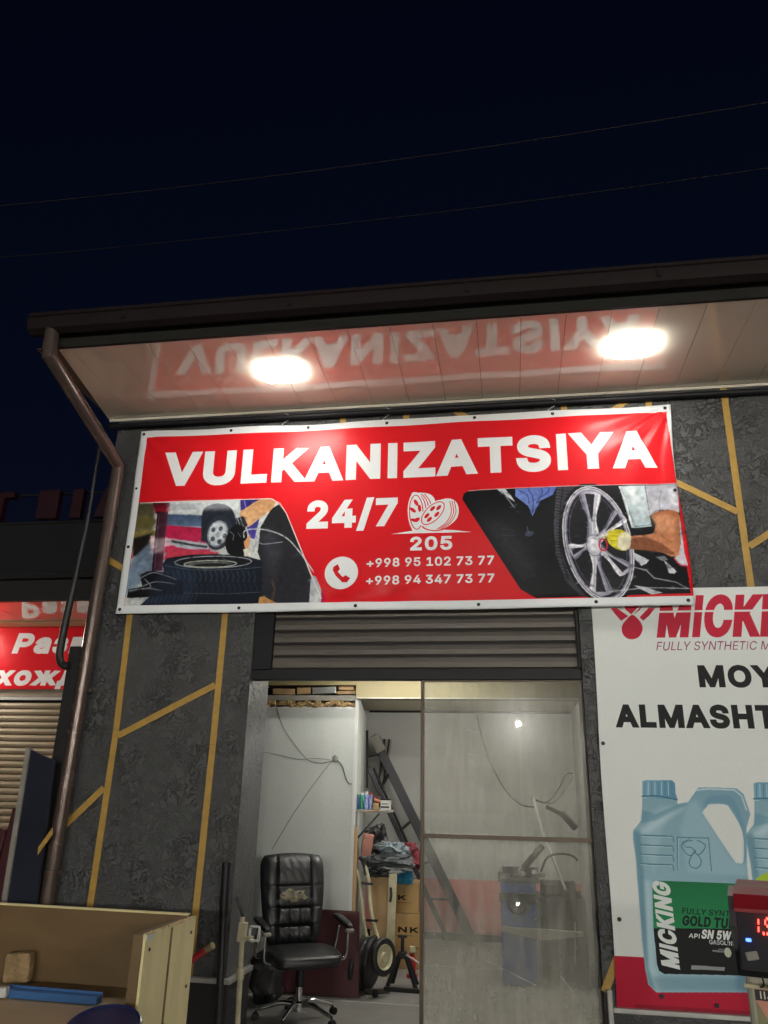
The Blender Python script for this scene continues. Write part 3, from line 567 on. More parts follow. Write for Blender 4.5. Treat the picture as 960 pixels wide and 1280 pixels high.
    for end, wd in (([(3.623, 0.857)][0], .075), ([(3.827, 0.674)][0], .06), ([(3.830, 0.262)][0], .06), ([(3.649, 0.106)][0], .075), ([(3.469, 0.411)][0], .06)):
        dx, dy = end[0]-hub[0], end[1]-hub[1]; L = math.hypot(dx, dy); nx, ny = -dy/L, dx/L
        P = lambda t, o: (hub[0]+dx*t+nx*o, hub[1]+dy*t+ny*o)
        c.poly([P(.08, -wd*.55), P(.5, -wd*.42), P(1, -wd), P(1.02, wd), P(.5, wd*.42), P(.08, wd*.55)], (214,214,222), (128,126,146), math.atan2(ny, nx), smooth=True)
        c.poly([P(.42, 0), P(.98, -wd*.5), P(1, wd*.5)], (30,30,38)); c.line([P(.1, -wd*.5), P(.5, -wd*.38), P(1, -wd*.95)], .009, (240,240,246), smooth=True)
        c.line([P(.1, wd*.5), P(.5, wd*.38), P(1, wd*.95)], .007, (84,84,100), smooth=True); c.line([P(.2, 0), P(.42, 0)], .010, (226,226,236), al=.8, soft=.003)
        c.line([P(.44, -.006), P(.98, -wd*.5)], .006, (214,214,226)); c.line([P(.44, .006), P(1, wd*.5)], .006, (168,168,184))
    c.ring(cx, cy, .212, .412, .012, (120,116,140), rot=.13, al=.8)
    c.ell(*[(3.626, 0.455)][0], .055, .082, (196,196,208), rot=.1); c.ell(*[(3.630, 0.451)][0], .034, .054, (222,222,228), rot=.1); c.ring(*[(3.626, 0.455)][0], .052, .08, .005, (90,88,110), rot=.1)
    c.ring(*[(3.690, 0.457)][0], .028, .044, .010, (196,32,62))
    c.line([(3.633, 0.507), (3.733, 0.529)], .018, (170,172,180)); c.line([(3.641, 0.511), (3.733, 0.537)], .006, (236,236,240))
    # car door, shirt, arm, glove
    c.poly([(3.838, 0.904), (4.020, 0.909), (4.039, 0.588), (3.923, 0.576), (3.898, 0.581)], (176,192,200), (196,208,212), 1.2); c.line([(3.848, 0.891), (3.924, 0.588), (4.033, 0.601)], .007, (110,128,140))
    c.line([(3.838, 0.904), (3.880, 0.767), (3.901, 0.581)], .008, (228,230,232)); c.poly([(4.020, 0.909), (4.051, 0.908), (4.077, 0.677), (4.039, 0.588)], (22,24,28))
    c.poly([(4.024, 0.909), (4.250, 0.912), (4.241, 0.684), (4.159, 0.715), (4.107, 0.709), (4.036, 0.670)], (196,196,206), (160,160,172), 1.3); c.line([(4.136, 0.862), (4.110, 0.779), (4.114, 0.713)], .006, (130,130,144), smooth=True); c.line([(4.036, 0.670), (4.107, 0.713), (4.241, 0.688)], .006, (120,118,130), smooth=True)
    c.poly([(3.858, 0.509), (3.967, 0.522), (4.046, 0.540), (4.068, 0.616), (4.043, 0.666), (4.114, 0.705), (4.237, 0.680), (4.220, 0.450), (4.201, 0.371), (4.155, 0.353), (4.090, 0.386), (3.982, 0.409), (3.873, 0.424)], (212,146,108), (150,88,56), 1.1, smooth=True)
    c.poly([(3.857, 0.493), (3.973, 0.505), (4.079, 0.462), (4.179, 0.372), (4.090, 0.386), (3.873, 0.424)], (104,58,38), al=.75, smooth=True, soft=.004); c.line([(4.073, 0.595), (4.102, 0.514), (4.163, 0.460)], .012, (150,92,60), al=.6, smooth=True)
    c.poly([(3.726, 0.541), (3.754, 0.565), (3.811, 0.571), (3.854, 0.550), (3.888, 0.516), (3.866, 0.424), (3.816, 0.409), (3.756, 0.439), (3.725, 0.480)], (222,212,54), (196,180,40), 1.3, smooth=True)
    c.poly([(3.807, 0.527), (3.854, 0.545), (3.888, 0.516), (3.869, 0.424), (3.820, 0.413), (3.789, 0.442)], (222,216,186), smooth=True); c.line([(3.744, 0.524), (3.799, 0.519)], .006, (150,140,30)); c.line([(3.741, 0.488), (3.793, 0.482)], .006, (150,140,30))
    c.poly([(4.240, 0.672), (4.242, 0.390), (4.253, 0.287), (4.207, 0.292), (4.165, 0.345), (4.201, 0.371), (4.223, 0.450)], (202,198,210)); c.line([(4.165, 0.341), (4.199, 0.289), (4.256, 0.280)], .010, (178,30,60))
    for q in ([(3.893, 0.395), (3.928, 0.374), (3.997, 0.333), (3.973, 0.306), (3.939, 0.291), (3.903, 0.339)], [(4.095, 0.331), (4.128, 0.298), (4.170, 0.247), (4.157, 0.227), (4.121, 0.232)]): c.poly(q, (198,202,210))
    c.poly([(4.039, 0.356), (4.105, 0.362), (4.124, 0.330), (4.084, 0.323)], (120,122,130)); c.poly([(3.868, 0.152), (3.957, 0.135), (4.061, 0.091), (3.988, 0.080)], (186,188,196))
    for q in ([(3.701, 0.109), (3.957, 0.131), (4.242, 0.118)], [(4.017, 0.199), (4.158, 0.166), (4.235, 0.118)], [(3.880, 0.285), (3.968, 0.259), (4.017, 0.199)]): c.line(q, .008, (188,190,198), al=.8)
    c.line([(2.734, 0.913), (3.375, 0.921), (4.250, 0.916)], .006, (225,214,214), al=.7)
    c.poly([(0.354, 0.428), (0.621, 0.313), (0.604, 0.081), (0.213, 0.070)], (60,76,104), al=.35, soft=.03); c.poly([(1.115, 0.604), (1.195, 0.690), (1.297, 0.469), (1.230, 0.216)], (90,90,104), al=.35, soft=.03)
    c.poly([(0.315, 0.920), (0.914, 0.911), (0.921, 0.833), (0.326, 0.832)], (226,232,236), al=.5, soft=.015); c.poly([(0.207, 0.609), (0.343, 0.605), (0.346, 0.494), (0.225, 0.475)], (236,226,230), al=.5, soft=.01)
    c.poly([(4.042, 0.658), (4.119, 0.688), (4.208, 0.652), (4.195, 0.531), (4.069, 0.555)], (236,178,140), al=.45, soft=.015); c.poly([(2.814, 0.700), (3.048, 0.608), (3.210, 0.316), (3.148, 0.198)], (48,50,60), al=.5, soft=.04)
    c.poly([(3.876, 0.907), (3.952, 0.908), (3.972, 0.785), (3.921, 0.766)], (236,240,242), al=.6, soft=.01); c.poly([(4.176, 0.881), (4.247, 0.887), (4.239, 0.733), (4.193, 0.756)], (224,224,232), al=.7, soft=.012)
    mottle(c, [(0.013, 0.917), (1.243, 0.876), (1.634, 0.060), (0.063, 0.068)], 1500, 5)
    mottle(c, [(2.709, 0.894), (4.249, 0.904), (4.242, 0.089), (3.144, 0.099)], 1700, 6)
    c.poly([(.03,.93),(4.23,.934),(4.23,1.02),(.03,1.02)], (214,24,34))
    c.poly([(1.271, 0.843), (1.318, 0.797), (1.652, 0.105), (1.655, 0.044), (1.858, 0.041), (1.827, 0.889), (1.178, 0.923)], (214,24,34)); c.line([(0.074, 0.915), (0.891, 0.914), (1.179, 0.910), (1.252, 0.871), (1.310, 0.783), (1.624, 0.097)], .007, (232,222,216), al=.8)
    c.poly([(2.616, 0.924), (2.680, 0.847), (3.085, 0.136), (3.191, 0.069), (2.952, 0.043), (2.572, 0.497)], (214,24,34))
    # letters and figures
    w = (232, 236, 238)
    c.text('VULKANIZATSIYA', .254, 1.05, .30, 3.862, w, bold=.078)
    c.text('24/7', 1.474, .655, .232, .715, w, bold=.072)
    c.text('205', 2.29, .452, .108, .315, w, bold=.06)
    c.text('+998 95 102 73 77', 1.962, .331, .068, .948, w, bold=.045)
    c.text('+998 94 347 73 77', 1.962, .196, .067, .946, w, bold=.045)
    x, y = 1.769, .294
    c.ell(x, y, .128, .128, w)
    c.poly([(x-.062, y+.05), (x-.03, y+.068), (x-.012, y+.03), (x-.028, y+.008), (x+.012, y-.034), (x+.034, y-.02), (x+.07, y-.044), (x+.046, y-.076), (x+.01, y-.074), (x-.044, y-.02), (x-.068, y+.024)], (206, 24, 34))
    # two drawn wheels over a sweep line
    red = (214, 24, 34)
    c.poly([(2.138, 0.587), (2.300, 0.608), (2.452, 0.615), (2.603, 0.606), (2.752, 0.584), (2.452, 0.587)], w)
    a = [(2.333, 0.760)][0]; b = [(2.490, 0.746)][0]
    c.poly([(2.290, 0.897), (2.356, 0.919), (2.444, 0.899), (2.483, 0.820), (2.475, 0.638), (2.376, 0.606), (2.300, 0.620)], w, smooth=True)
    for k in range(3): c.line(P4r([(606,120),(628,150),(634,196),(618,246)], k*11-18), .007, red, smooth=True)
    c.ell(a[0], a[1], .066, .165, w, rot=.05); c.ring(a[0], a[1], .052, .14, .007, red, rot=.05)
    for k in range(5):
        t = k*1.2566+.4; c.ell(a[0]+.027*math.cos(t), a[1]+.078*math.sin(t), .013, .03, red, rot=t*.3)
    c.poly([(2.376, 0.642), (2.395, 0.762), (2.471, 0.841), (2.567, 0.870), (2.635, 0.843), (2.665, 0.764), (2.641, 0.681), (2.547, 0.612), (2.452, 0.603)], red, smooth=True)
    c.poly([(2.384, 0.649), (2.402, 0.754), (2.475, 0.832), (2.567, 0.862), (2.632, 0.835), (2.657, 0.765), (2.634, 0.685), (2.543, 0.620), (2.452, 0.611)], w, smooth=True)
    for k in range(3): c.line(P4r([(664,262),(700,236),(722,196),(716,150)], k*9-4), .006, red, smooth=True)
    c.ell(b[0]-.03, b[1]-.0, .07, .13, w, rot=-.75); c.ring(b[0]-.03, b[1], .057, .112, .007, red, rot=-.75)
    for k in range(5):
        t = k*1.2566+.2; u, v = .03*math.cos(t), .062*math.sin(t)
        c.ell(b[0]-.03+u*.73+v*.68, b[1]-u*.68+v*.73, .013, .025, red, rot=-.75)
    # white hem all round
    W, H, m = 4.26, 1.56, (222, 226, 228)
    for q in ([(0,0),(W,0),(W,.066),(0,.066)], [(0,H),(W,H),(W,H-.062),(0,H-.062)], [(0,0),(.058,0),(.064,H),(0,H)], [(W,.9),(W,H),(W-.03,H),(W-.012,.9)]): c.poly(q, m)
    return c
def paint_oil():
    c = Canvas(2.6, 2.56, 520, (228, 232, 229))
    crim = (198, 34, 62)
    # lower red band and the bottles
    c.poly([(0,0),(2.6,0),(2.6,.27),(0,.27)], (186, 26, 56))
    def bottle(dx):
        B = lambda q: [(x+dx, y) for x, y in q]
        body = B([(0.229, 1.040), (0.246, 1.175), (0.456, 1.180), (0.462, 1.144), (0.527, 1.157), (0.598, 1.245), (0.659, 1.249), (0.828, 1.245), (0.867, 1.212), (0.892, 1.095), (0.858, 1.012), (0.834, 0.817), (0.830, 0.716), (0.821, 0.562), (0.789, 0.242), (0.768, 0.115), (0.228, 0.088), (0.186, 0.127), (0.175, 0.211), (0.172, 0.360), (0.173, 0.692), (0.176, 0.807), (0.167, 0.923), (0.174, 0.982)])
        c.poly(body, (164,198,210), (126,166,184), .9)
        c.poly(B([(0.633, 1.129), (0.657, 1.148), (0.746, 1.148), (0.778, 1.116), (0.831, 0.988), (0.817, 0.828), (0.780, 0.811), (0.753, 0.837), (0.615, 1.078), (0.611, 1.102)]), (226,230,227), smooth=True)
        c.poly(B([(0.625, 1.159), (0.663, 1.196), (0.751, 1.203), (0.807, 1.175), (0.844, 1.035), (0.836, 0.851), (0.819, 0.828), (0.833, 0.988), (0.785, 1.127), (0.747, 1.150), (0.657, 1.148), (0.625, 1.124)]), (104,150,176), al=.55, smooth=True, soft=.006)
        c.poly(B([(0.526, 1.150), (0.577, 1.170), (0.615, 1.076), (0.751, 0.826), (0.783, 0.804), (0.831, 0.810), (0.821, 0.738), (0.483, 0.749), (0.462, 1.001)]), (172,206,216), al=.5, soft=.012)
        c.poly(B([(0.171, 0.970), (0.217, 0.995), (0.214, 0.694), (0.196, 0.212), (0.229, 0.098), (0.186, 0.127), (0.172, 0.360), (0.176, 0.807)]), (84,132,156), al=.55, soft=.006)
        c.poly(B([(0.273, 1.067), (0.353, 1.129), (0.451, 1.131), (0.352, 0.998), (0.293, 0.765), (0.267, 0.741), (0.243, 0.878)]), (184,214,222), al=.4, soft=.012)
        c.poly(B([(0.239, 1.102), (0.323, 1.081), (0.452, 1.136), (0.526, 1.145), (0.320, 1.043), (0.220, 1.023)]), (96,146,170), al=.5, soft=.005)
        c.poly(B([(0.255, 1.277), (0.281, 1.285), (0.442, 1.286), (0.458, 1.269), (0.456, 1.204), (0.465, 1.170), (0.246, 1.177)]), (134,180,202), (92,146,176), 0.)
        for k in range(9): c.line(B(PO([(342+k*17,70),(341+k*17.5,138)])), .006, (190,218,228) if k % 2 else (88,136,164), al=.8)
        c.line(B([(0.244, 1.185), (0.346, 1.189), (0.462, 1.168)]), .008, (70,116,140), smooth=True)
        c.poly(B([(0.214, 0.694), (0.253, 0.695), (0.231, 0.214), (0.276, 0.111), (0.229, 0.101), (0.196, 0.212)]), (196,220,228), al=.6, soft=.010)
        c.poly(B([(0.783, 0.715), (0.832, 0.716), (0.776, 0.241), (0.763, 0.127), (0.684, 0.123)]), (86,128,150), al=.6, soft=.014)
        c.poly(B([(0.213, 0.171), (0.771, 0.189), (0.764, 0.119), (0.240, 0.097)]), (98,140,160), al=.5, soft=.012)
        c.poly(B([(0.191, 0.975), (0.230, 1.000), (0.474, 1.120), (0.524, 1.133), (0.251, 0.960)]), (206,226,232), al=.6, soft=.012)
        c.line(B([(0.584, 1.230), (0.663, 1.239), (0.815, 1.235), (0.854, 1.200), (0.872, 1.118)]), .010, (204,224,230), al=.8, soft=.003)
        for y in (340,388,434,480):
            c.line(B(PO([(322,y),(484,y+6)])), .007, (82,128,150)); c.line(B(PO([(484,y+6),(490,y+34)])), .007, (92,140,162)); c.line(B(PO([(326,y+5),(482,y+11)])), .004, (200,222,228), al=.7)
        c.line(B([(0.422, 0.758), (0.439, 0.947), (0.626, 0.948), (0.621, 0.760)]), .006, (86,132,152)); c.line(B([(0.427, 0.763), (0.446, 0.940)]), .004, (190,216,224))
        c.line(B([(0.488, 0.888), (0.465, 0.918), (0.516, 0.942)]), .004, (96,140,158))
        for q in ([(582,366),(548,372),(528,398),(566,440),(598,420)], [(606,364),(644,388),(634,416),(606,436),(582,404),(552,398)], [(596,412),(566,466),(576,494),(600,500),(620,486),(624,462),(606,432)]):
            c.line(B(PO(q)), .006, (84,128,148), smooth=True)
        c.poly(B([(0.259, 0.662), (0.271, 0.687), (0.301, 0.695), (0.815, 0.693), (0.832, 0.681), (0.808, 0.449), (0.244, 0.429)]), (36,136,84), (24,116,70), 1.57)
        c.poly(B([(0.244, 0.429), (0.808, 0.449), (0.771, 0.201), (0.284, 0.187), (0.255, 0.202), (0.247, 0.236)]), (20,22,24))
        c.text('MICKING', *B([(0.378, 0.213)])[0], .105, .49, (222,228,226), bold=.07, shear=.22, rot=1.60)
        c.text('FULLY SYNTHETIC', *B([(0.420, 0.516)])[0], .032, .42, (14,44,30), bold=.03, shear=.2, rot=-.02)
        c.text('GOLD TURBO', *B([(0.413, 0.451)])[0], .056, .40, (14,34,24), bold=.06, shear=.2, rot=-.02)
        c.text('API', *B([(0.445, 0.386)])[0], .024, .068, (226,230,228), bold=.05, shear=.2, rot=-.02)
        c.text('SN 5W-30', *B([(0.517, 0.385)])[0], .05, .28, (226,230,228), bold=.06, shear=.25, rot=-.02)
        c.text('GASOLINE', *B([(0.562, 0.357)])[0], .024, .15, (210,214,212), bold=.03, rot=-.02)
        c.poly(B([(0.446, 0.241), (0.636, 0.238), (0.631, 0.219), (0.441, 0.218)]), (176,182,180), al=.8); c.line(B([(0.578, 0.322), (0.637, 0.320)]), .010, (170,176,174), al=.7); c.line(B([(0.611, 0.332), (0.641, 0.331)]), .006, (170,176,174), al=.7)
        c.ell(*B([(0.662, 0.317)])[0], .02, .026, (188,196,176))
    bottle(.68)
    c.poly([(0.877, 0.718), (0.909, 0.747), (0.952, 0.761), (0.995, 0.744), (0.990, 0.711)], (176,204,60), smooth=True)
    bottle(0)
    c.poly([(.1,.0),(2.5,.0),(2.5,.02),(.1,.02)], (150,20,44))
    # maker's mark: three red petals over a drop
    for q in ([(0.147, 2.425), (0.191, 2.425), (0.262, 2.367), (0.210, 2.334), (0.174, 2.382)], [(0.235, 2.467), (0.376, 2.465), (0.341, 2.406), (0.289, 2.372), (0.247, 2.413)], [(0.336, 2.357), (0.401, 2.422), (0.447, 2.421), (0.402, 2.368), (0.358, 2.332)]): c.poly(q, crim)
    c.line([(0.206, 2.442), (0.275, 2.358), (0.293, 2.381), (0.361, 2.451)], .013, (214,220,216)); c.line([(0.263, 2.381), (0.306, 2.344)], .006, (214,220,216))
    c.poly([(0.289, 2.375), (0.327, 2.341), (0.347, 2.301), (0.347, 2.265), (0.325, 2.226), (0.294, 2.207), (0.251, 2.207), (0.221, 2.230), (0.209, 2.266), (0.216, 2.302), (0.246, 2.342)], crim, smooth=True)
    c.text('MICKING', *[(0.437, 2.214)][0], .292, 1.17, crim, bold=.06, shear=.2, cut=[([(0.454, 2.388)][0][1], [(0.455, 2.401)][0][1])])
    c.text('FULLY SYNTHETIC MOTOR OIL', *[(0.426, 2.126)][0], .058, 1.08, (150,60,96), bold=.0, shear=.25)
    k = (26, 26, 28)
    c.text('MOY', *[(0.679, 1.876)][0], .147, .49, k, bold=.075)
    c.text('ALMASHTIRISH', *[(0.121, 1.613)][0], .150, 1.56, k, bold=.075)
    return c

# ---------------------------------------------------------------- the materials of the place
random.seed(7)
M = {}
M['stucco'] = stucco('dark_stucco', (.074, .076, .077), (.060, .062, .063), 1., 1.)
M['plinth'] = mat('plinth_paint', (.02, .02, .022), .35, bump=.4, bs=60, dirt=((.12, .12, .11), 14, .62))
M['yellow'] = mat('yellow_paint', (.50, .30, .06), .5, var=.25, vs=14, bump=.3, bs=60)
M['steel_trim'] = mat('steel_trim', (.55, .55, .52), .32, metal=.7, bump=.1)
M['pvc'] = mat('soffit_pvc', (.88, .82, .68), .05, var=.06, vs=2, bump=0, spec=.75, coat=.45)
M['pvc_trim'] = mat('soffit_trim', (.72, .66, .56), .3, var=.1, bump=.02)
M['brown'] = mat('brown_metal', (.13, .095, .082), .24, metal=.45, var=.25, vs=5, bump=.05, dirt=((.20, .17, .15), 9, .6))
M['gutter'] = mat('gutter_metal', (.014, .009, .009), .7, var=.3, bump=.08, spec=.2)
M['fascia'] = mat('fascia_metal', (.020, .020, .018), .7, var=.2, bump=.05, spec=.2)
M['black'] = mat('black_paint', (.007, .007, .010), .5, bump=.08, dirt=((.03, .03, .03), 20, .7), spec=.3)
M['rubber'] = mat('black_rubber', (.018, .018, .018), .48, bump=.2, bs=80)
M['shutter'] = mat('shutter_slat', (.115, .10, .086), .45, metal=.3, var=.2, vs=3, bump=.06)
M['bronze'] = mat('bronze_aluminium', (.09, .066, .045), .42, metal=.5, var=.25, bump=.05)
M['wall_in'] = mat('inner_plaster', (.50, .52, .50), .7, var=.12, vs=2, bump=.2, bs=30, dirt=((.36, .35, .31), 5, .64))
M['wall_back'] = mat('back_plaster', (.46, .46, .44), .7, var=.14, vs=2, bump=.2, bs=30)
M['pink'] = mat('pink_dado', (.56, .22, .20), .6, var=.12, vs=3, bump=.1)
M['cream'] = mat('cream_board', (.29, .24, .115), .5, var=.1, vs=3, bump=.1)
M['ceiling'] = mat('ceiling_board', (.66, .60, .46), .6, var=.1, bump=.1)
M['concrete'] = mat('concrete_floor', (.26, .25, .235), .55, var=.35, vs=3, bump=.25, bs=35, dirt=((.12, .115, .11), 2.2, .58))
M['asphalt'] = mat('yard_concrete', (.50, .485, .45), .75, var=.3, vs=1.2, bump=.4, bs=30)
M['foam'] = mat('mounting_foam', (.50, .34, .14), .9, col2=(.18, .12, .07), vs=40, bump=1, bs=60)
M['grey_board'] = mat('grey_board', (.32, .30, .26), .7, var=.3, vs=10, bump=.2)
M['wood'] = mat('raw_wood', (.42, .27, .13), .6, var=.35, vs=4, bump=.2, stretch=(6, 6, .8))
M['leather'] = mat('black_leather', (.011, .011, .013), .36, var=.3, vs=20, bump=.22, bs=170, spec=.6)
M['chrome'] = mat('chrome', (.62, .62, .62), .14, metal=1, var=.1, bump=.02)
M['kraft'] = mat('cardboard', (.42, .27, .13), .75, var=.15, vs=5, bump=.12)
M['maroon'] = mat('maroon_board', (.075, .02, .025), .35, var=.25, vs=4, bump=.1, dirt=((.12, .07, .07), 9, .68))
M['cream_metal'] = mat('cream_painted_steel', (.55, .50, .33), .45, var=.3, vs=12, bump=.1, dirt=((.18, .13, .08), 18, .62))
M['ply_face'] = mat('worn_lit_cream_ply', (.80, .70, .38), .5, var=.2, vs=5, bump=.3, bs=26, dirt=((.2, .15, .08), 13, .66), stretch=(1, 2, .6))  # worn cream side, painted lighter as if lit from the right
M['ply_in'] = mat('shaded_brown_ply', (.17, .105, .045), .5, var=.3, vs=3, bump=.1, stretch=(1, 1, 3))  # brown ply, darkened to stand in for shade inside the bin
M['ply_top'] = mat('pale_plywood', (.56, .42, .24), .5, var=.25, vs=3, bump=.1, dirt=((.3, .2, .1), 10, .64), stretch=(.5, 3, 1))
M['blue_sheet'] = mat('navy_sheet', (.022, .026, .045), .35, metal=.2, var=.4, vs=3, bump=.08)
M['red'] = mat('red_paint', (.45, .02, .02), .4, bump=.1)
M['white'] = mat('white_plastic', (.6, .6, .58), .4, var=.1, bump=.05)
M['blue'] = mat('blue_machine_paint', (.012, .08, .32), .4, var=.3, vs=5, bump=.1, dirt=((.03, .04, .06), 8, .58))
M['dark_metal'] = mat('dark_steel', (.03, .03, .034), .42, metal=.5, var=.3, bump=.15, dirt=((.10, .10, .10), 16, .64))
M['lamp'] = glow('flood_lens', (1, .98, .91), LAMP)
M['street'] = glow('street_lens', (1, .97, .88), STREET)
M['tube'] = glow('tube_light', (1, .98, .90), ROOM)
M['tube2'] = glow('back_tube_light', (1, .98, .92), ROOM*3)
M['lamp2'] = glow('neighbour_lens', (1, .95, .82), SHOP_NEXT)

# ---------------------------------------------------------------- ground
MB().box(-60, -70, -.3, 60, 60, 0).build('ground', M['asphalt'], kind='structure')
MB().box(-3.0, .0, .0, 1.3, 4.7, .012).build('floor', M['concrete'], kind='structure')
for y in (1.56, 3.1):
    MB().box(-2.6, y, .012, 1.2, y+.012, .0145).build('floor_joint', M['white'], kind='structure')

# ---------------------------------------------------------------- the workshop building
B = empty('workshop', (-1, 0, 0), 'dark grey stuccoed workshop with yellow painted lines and a wide eave', 'building')
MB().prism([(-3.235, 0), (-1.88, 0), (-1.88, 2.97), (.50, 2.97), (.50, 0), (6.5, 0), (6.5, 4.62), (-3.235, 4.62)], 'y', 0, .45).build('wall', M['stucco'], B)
def stripe(a, b, w=.047):
    a, b = Vector((a[0], a[1])), Vector((b[0], b[1])); d = (b-a).normalized(); n = Vector((-d.y, d.x))*w/2
    k = random.uniform(-.002, .002)
    MB().prism([(a+n)[:], (b+n*(1+k*20))[:], (b-n)[:], (a-n)[:]], 'y', -.0035-random.random()*.001, .002).build('yellow_stripe', M['yellow'], B)
for a, b in (((-2.90, 3.2), (-2.876, 2.0)), ((-2.876, 1.998), (-2.898, .45)), ((-2.118, 3.0), (-2.118, 1.9)), ((-2.118, 1.898), (-2.132, .45)), ((-2.145, 2.32), (-2.855, 1.953)),
             ((-2.91, 1.59), (-3.232, 1.27)), ((-3.232, 3.36), (-2.93, 3.19)), ((1.682, 4.60), (1.671, 2.7)), ((1.23, 3.81), (1.655, 3.545)), ((1.70, 3.285), (2.3, 3.66)),
             ((-1.268, 4.5), (-1.268, 4.3)), ((-.747, 4.5), (-.747, 4.3)), ((-.36, 4.475), (-.20, 4.375)), ((.493, 4.5), (.493, 4.3)), ((.84, 4.39), (.98, 4.495)), ((1.128, 4.50), (1.128, 4.3)), ((2.5, 4.6), (2.47, .45)), ((.505, .50), (.60, .70))):
    stripe(a, b)
MB().box(-3.234, -.018, .001, -1.862, -.001, .42).box(-1.879, 0, .001, -1.861, .44, .419).build('plinth', M['plinth'], B)
MB().box(.51, -.018, .001, 6.5, -.001, .40).build('plinth', M['plinth'], B)
MB().box(-3.234, -.045, .421, -1.835, -.002, .45, .004).box(-1.878, .0, .4215, -1.835, .43, .4495, .004).build('plinth_ledge', M['steel_trim'], B)
MB().box(.545, -.045, .402, 6.5, -.002, .43, .004).box(.515, -.045, .02, .545, -.004, .52, .004).build('plinth_ledge', M['steel_trim'], B)
# soffit panels, each its own board
px0 = .157
k0 = -12
for k in range(k0, 22):
    x0, x1 = px0+.293*k+.0015, px0+.293*(k+1)-.0015
    if x1 < -3.25: continue
    if x0 > 6.4: break
    tl = random.uniform(-.0014, .0014)
    mb = MB()
    if x0 < -3.12:
        pts = [(-3.315, -.002), (x1, -.002), (x1, -1.09), (max(x0, -3.135), -1.09)] if x0 < -3.2 else [(x0-.14, -.002), (x1, -.002), (x1, -1.09), (-3.135, -1.09)]
        if x0 < -3.2 and x1 < -3.13: continue
        mb.prism(pts, 'z', 4.57, 4.585)
    else:
        V = mb.box(x0, -1.09, 4.57+tl, x1, -.002, 4.585+tl)
    mb.build('soffit_panel', M['pvc'], B)
MB().box(-3.33, -1.09, 4.589, 6.5, -.002, 4.60).build('soffit_backing', M['bronze'], B)
MB().box(-3.14, -1.108, 4.566, 6.5, -1.092, 4.588).build('soffit_trim', M['pvc_trim'], B)
MB().box(-3.32, -.012, 4.545, 6.5, -.001, 4.566).build('soffit_trim', M['pvc_trim'], B)
MB().beam((-3.322, -.01, 4.577), (-3.142, -1.09, 4.577), .012, .02).build('soffit_trim', M['pvc_trim'], B)
MB().box(-3.145, -1.135, 4.565, 6.5, -1.1095, 4.70).build('fascia', M['fascia'], B)
prof = [(-1.14, 4.70), (-1.15, 4.655), (-1.20, 4.638), (-1.25, 4.66), (-1.265, 4.70), (-1.265, 4.745), (-1.278, 4.75), (-1.278, 4.768), (-1.252, 4.768), (-1.252, 4.71), (-1.235, 4.68), (-1.20, 4.662), (-1.16, 4.68), (-1.155, 4.76), (-1.14, 4.76)]
MB().prism(prof, 'x', -3.31, 6.5).build('gutter', M['gutter'], B, smooth=True)
MB().prism([(-1.13, 4.70), (-1.15, 4.655), (-1.20, 4.638), (-1.25, 4.66), (-1.265, 4.70), (-1.265, 4.755), (-1.13, 4.755)], 'x', -3.322, -3.311).build('gutter_end', M['gutter'], B)
for x in (-2.6, -1.4, -.2, 1.0, 2.2): MB().box(x, -1.272, 4.68, x+.03, -1.2655, 4.745).build('gutter_hanger', M['gutter'], B)
MB().prism([(-1.21, 4.80), (-1.21, 4.782), (-1.10, 4.80), (4.9, 5.5), (4.9, 5.54), (-1.10, 4.83)], 'x', -3.33, 6.5).build('roof', M['gutter'], B)
MB().box(-3.335, -1.225, 4.772, 6.5, -1.2105, 4.815, .003).build('roof_edge', M['gutter'], B)
MB().tube([(-3.30, -.032, 4.485), (-1.5, -.034, 4.482), (0.4, -.032, 4.484), (2.2, -.034, 4.486), (6.4, -.032, 4.485)], .026, 10).build('wall_conduit', M['black'], B, smooth=True)
# side and rear shell
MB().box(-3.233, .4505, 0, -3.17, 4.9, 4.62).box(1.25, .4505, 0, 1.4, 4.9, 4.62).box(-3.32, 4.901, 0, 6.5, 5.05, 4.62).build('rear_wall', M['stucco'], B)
# inside
MB().box(-3.16, 1.75, .013, -1.43, 1.87, 2.345).build('partition', M['wall_in'], B)
MB().beam((-1.415, 1.76, 1.24), (-1.835, 4.6, 1.24), .02, 2.455, bev=0).build('side_wall', M['wall_in'], B)
MB().box(-1.43, 1.742, .013, -1.405, 1.756, 2.42).build('corner_bead', M['white'], B)
MB().box(-2.1, 4.6, .013, 1.2, 4.7, 2.8).build('back_wall', M['wall_back'], B)
MB().beam((.76, 4.6, 1.3), (.70, .46, 1.3), .02, 2.56).build('side_wall', M['wall_back'], B)
MB().box(-1.79, 4.594, .09, .74, 4.5995, .655).build('dado', M['pink'], B)
MB().box(-1.79, 4.575, .014, .74, 4.5935, .085).build('skirting', M['black'], B)
MB().box(-3.16, 1.70, 2.545, -1.42, 1.90, 2.93).build('beam', M['cream'], B)
MB().box(-1.42, 1.70, 2.43, 1.25, 1.92, 2.93).build('beam', M['cream'], B)
MB().box(-1.42, 1.694, 2.422, 1.25, 1.715, 2.4295).build('beam_trim', M['white'], B)
MB().box(-2.2, 1.921, 2.60, 1.25, 4.6, 2.66).build('ceiling', M['ceiling'], B)
MB().box(-3.16, .451, 2.931, 1.25, 1.95, 2.99).build('ceiling', M['ceiling'], B)
MB().box(-1.80, 4.57, 2.575, .74, 4.598, 2.599).build('ceiling_trim', M['black'], B)
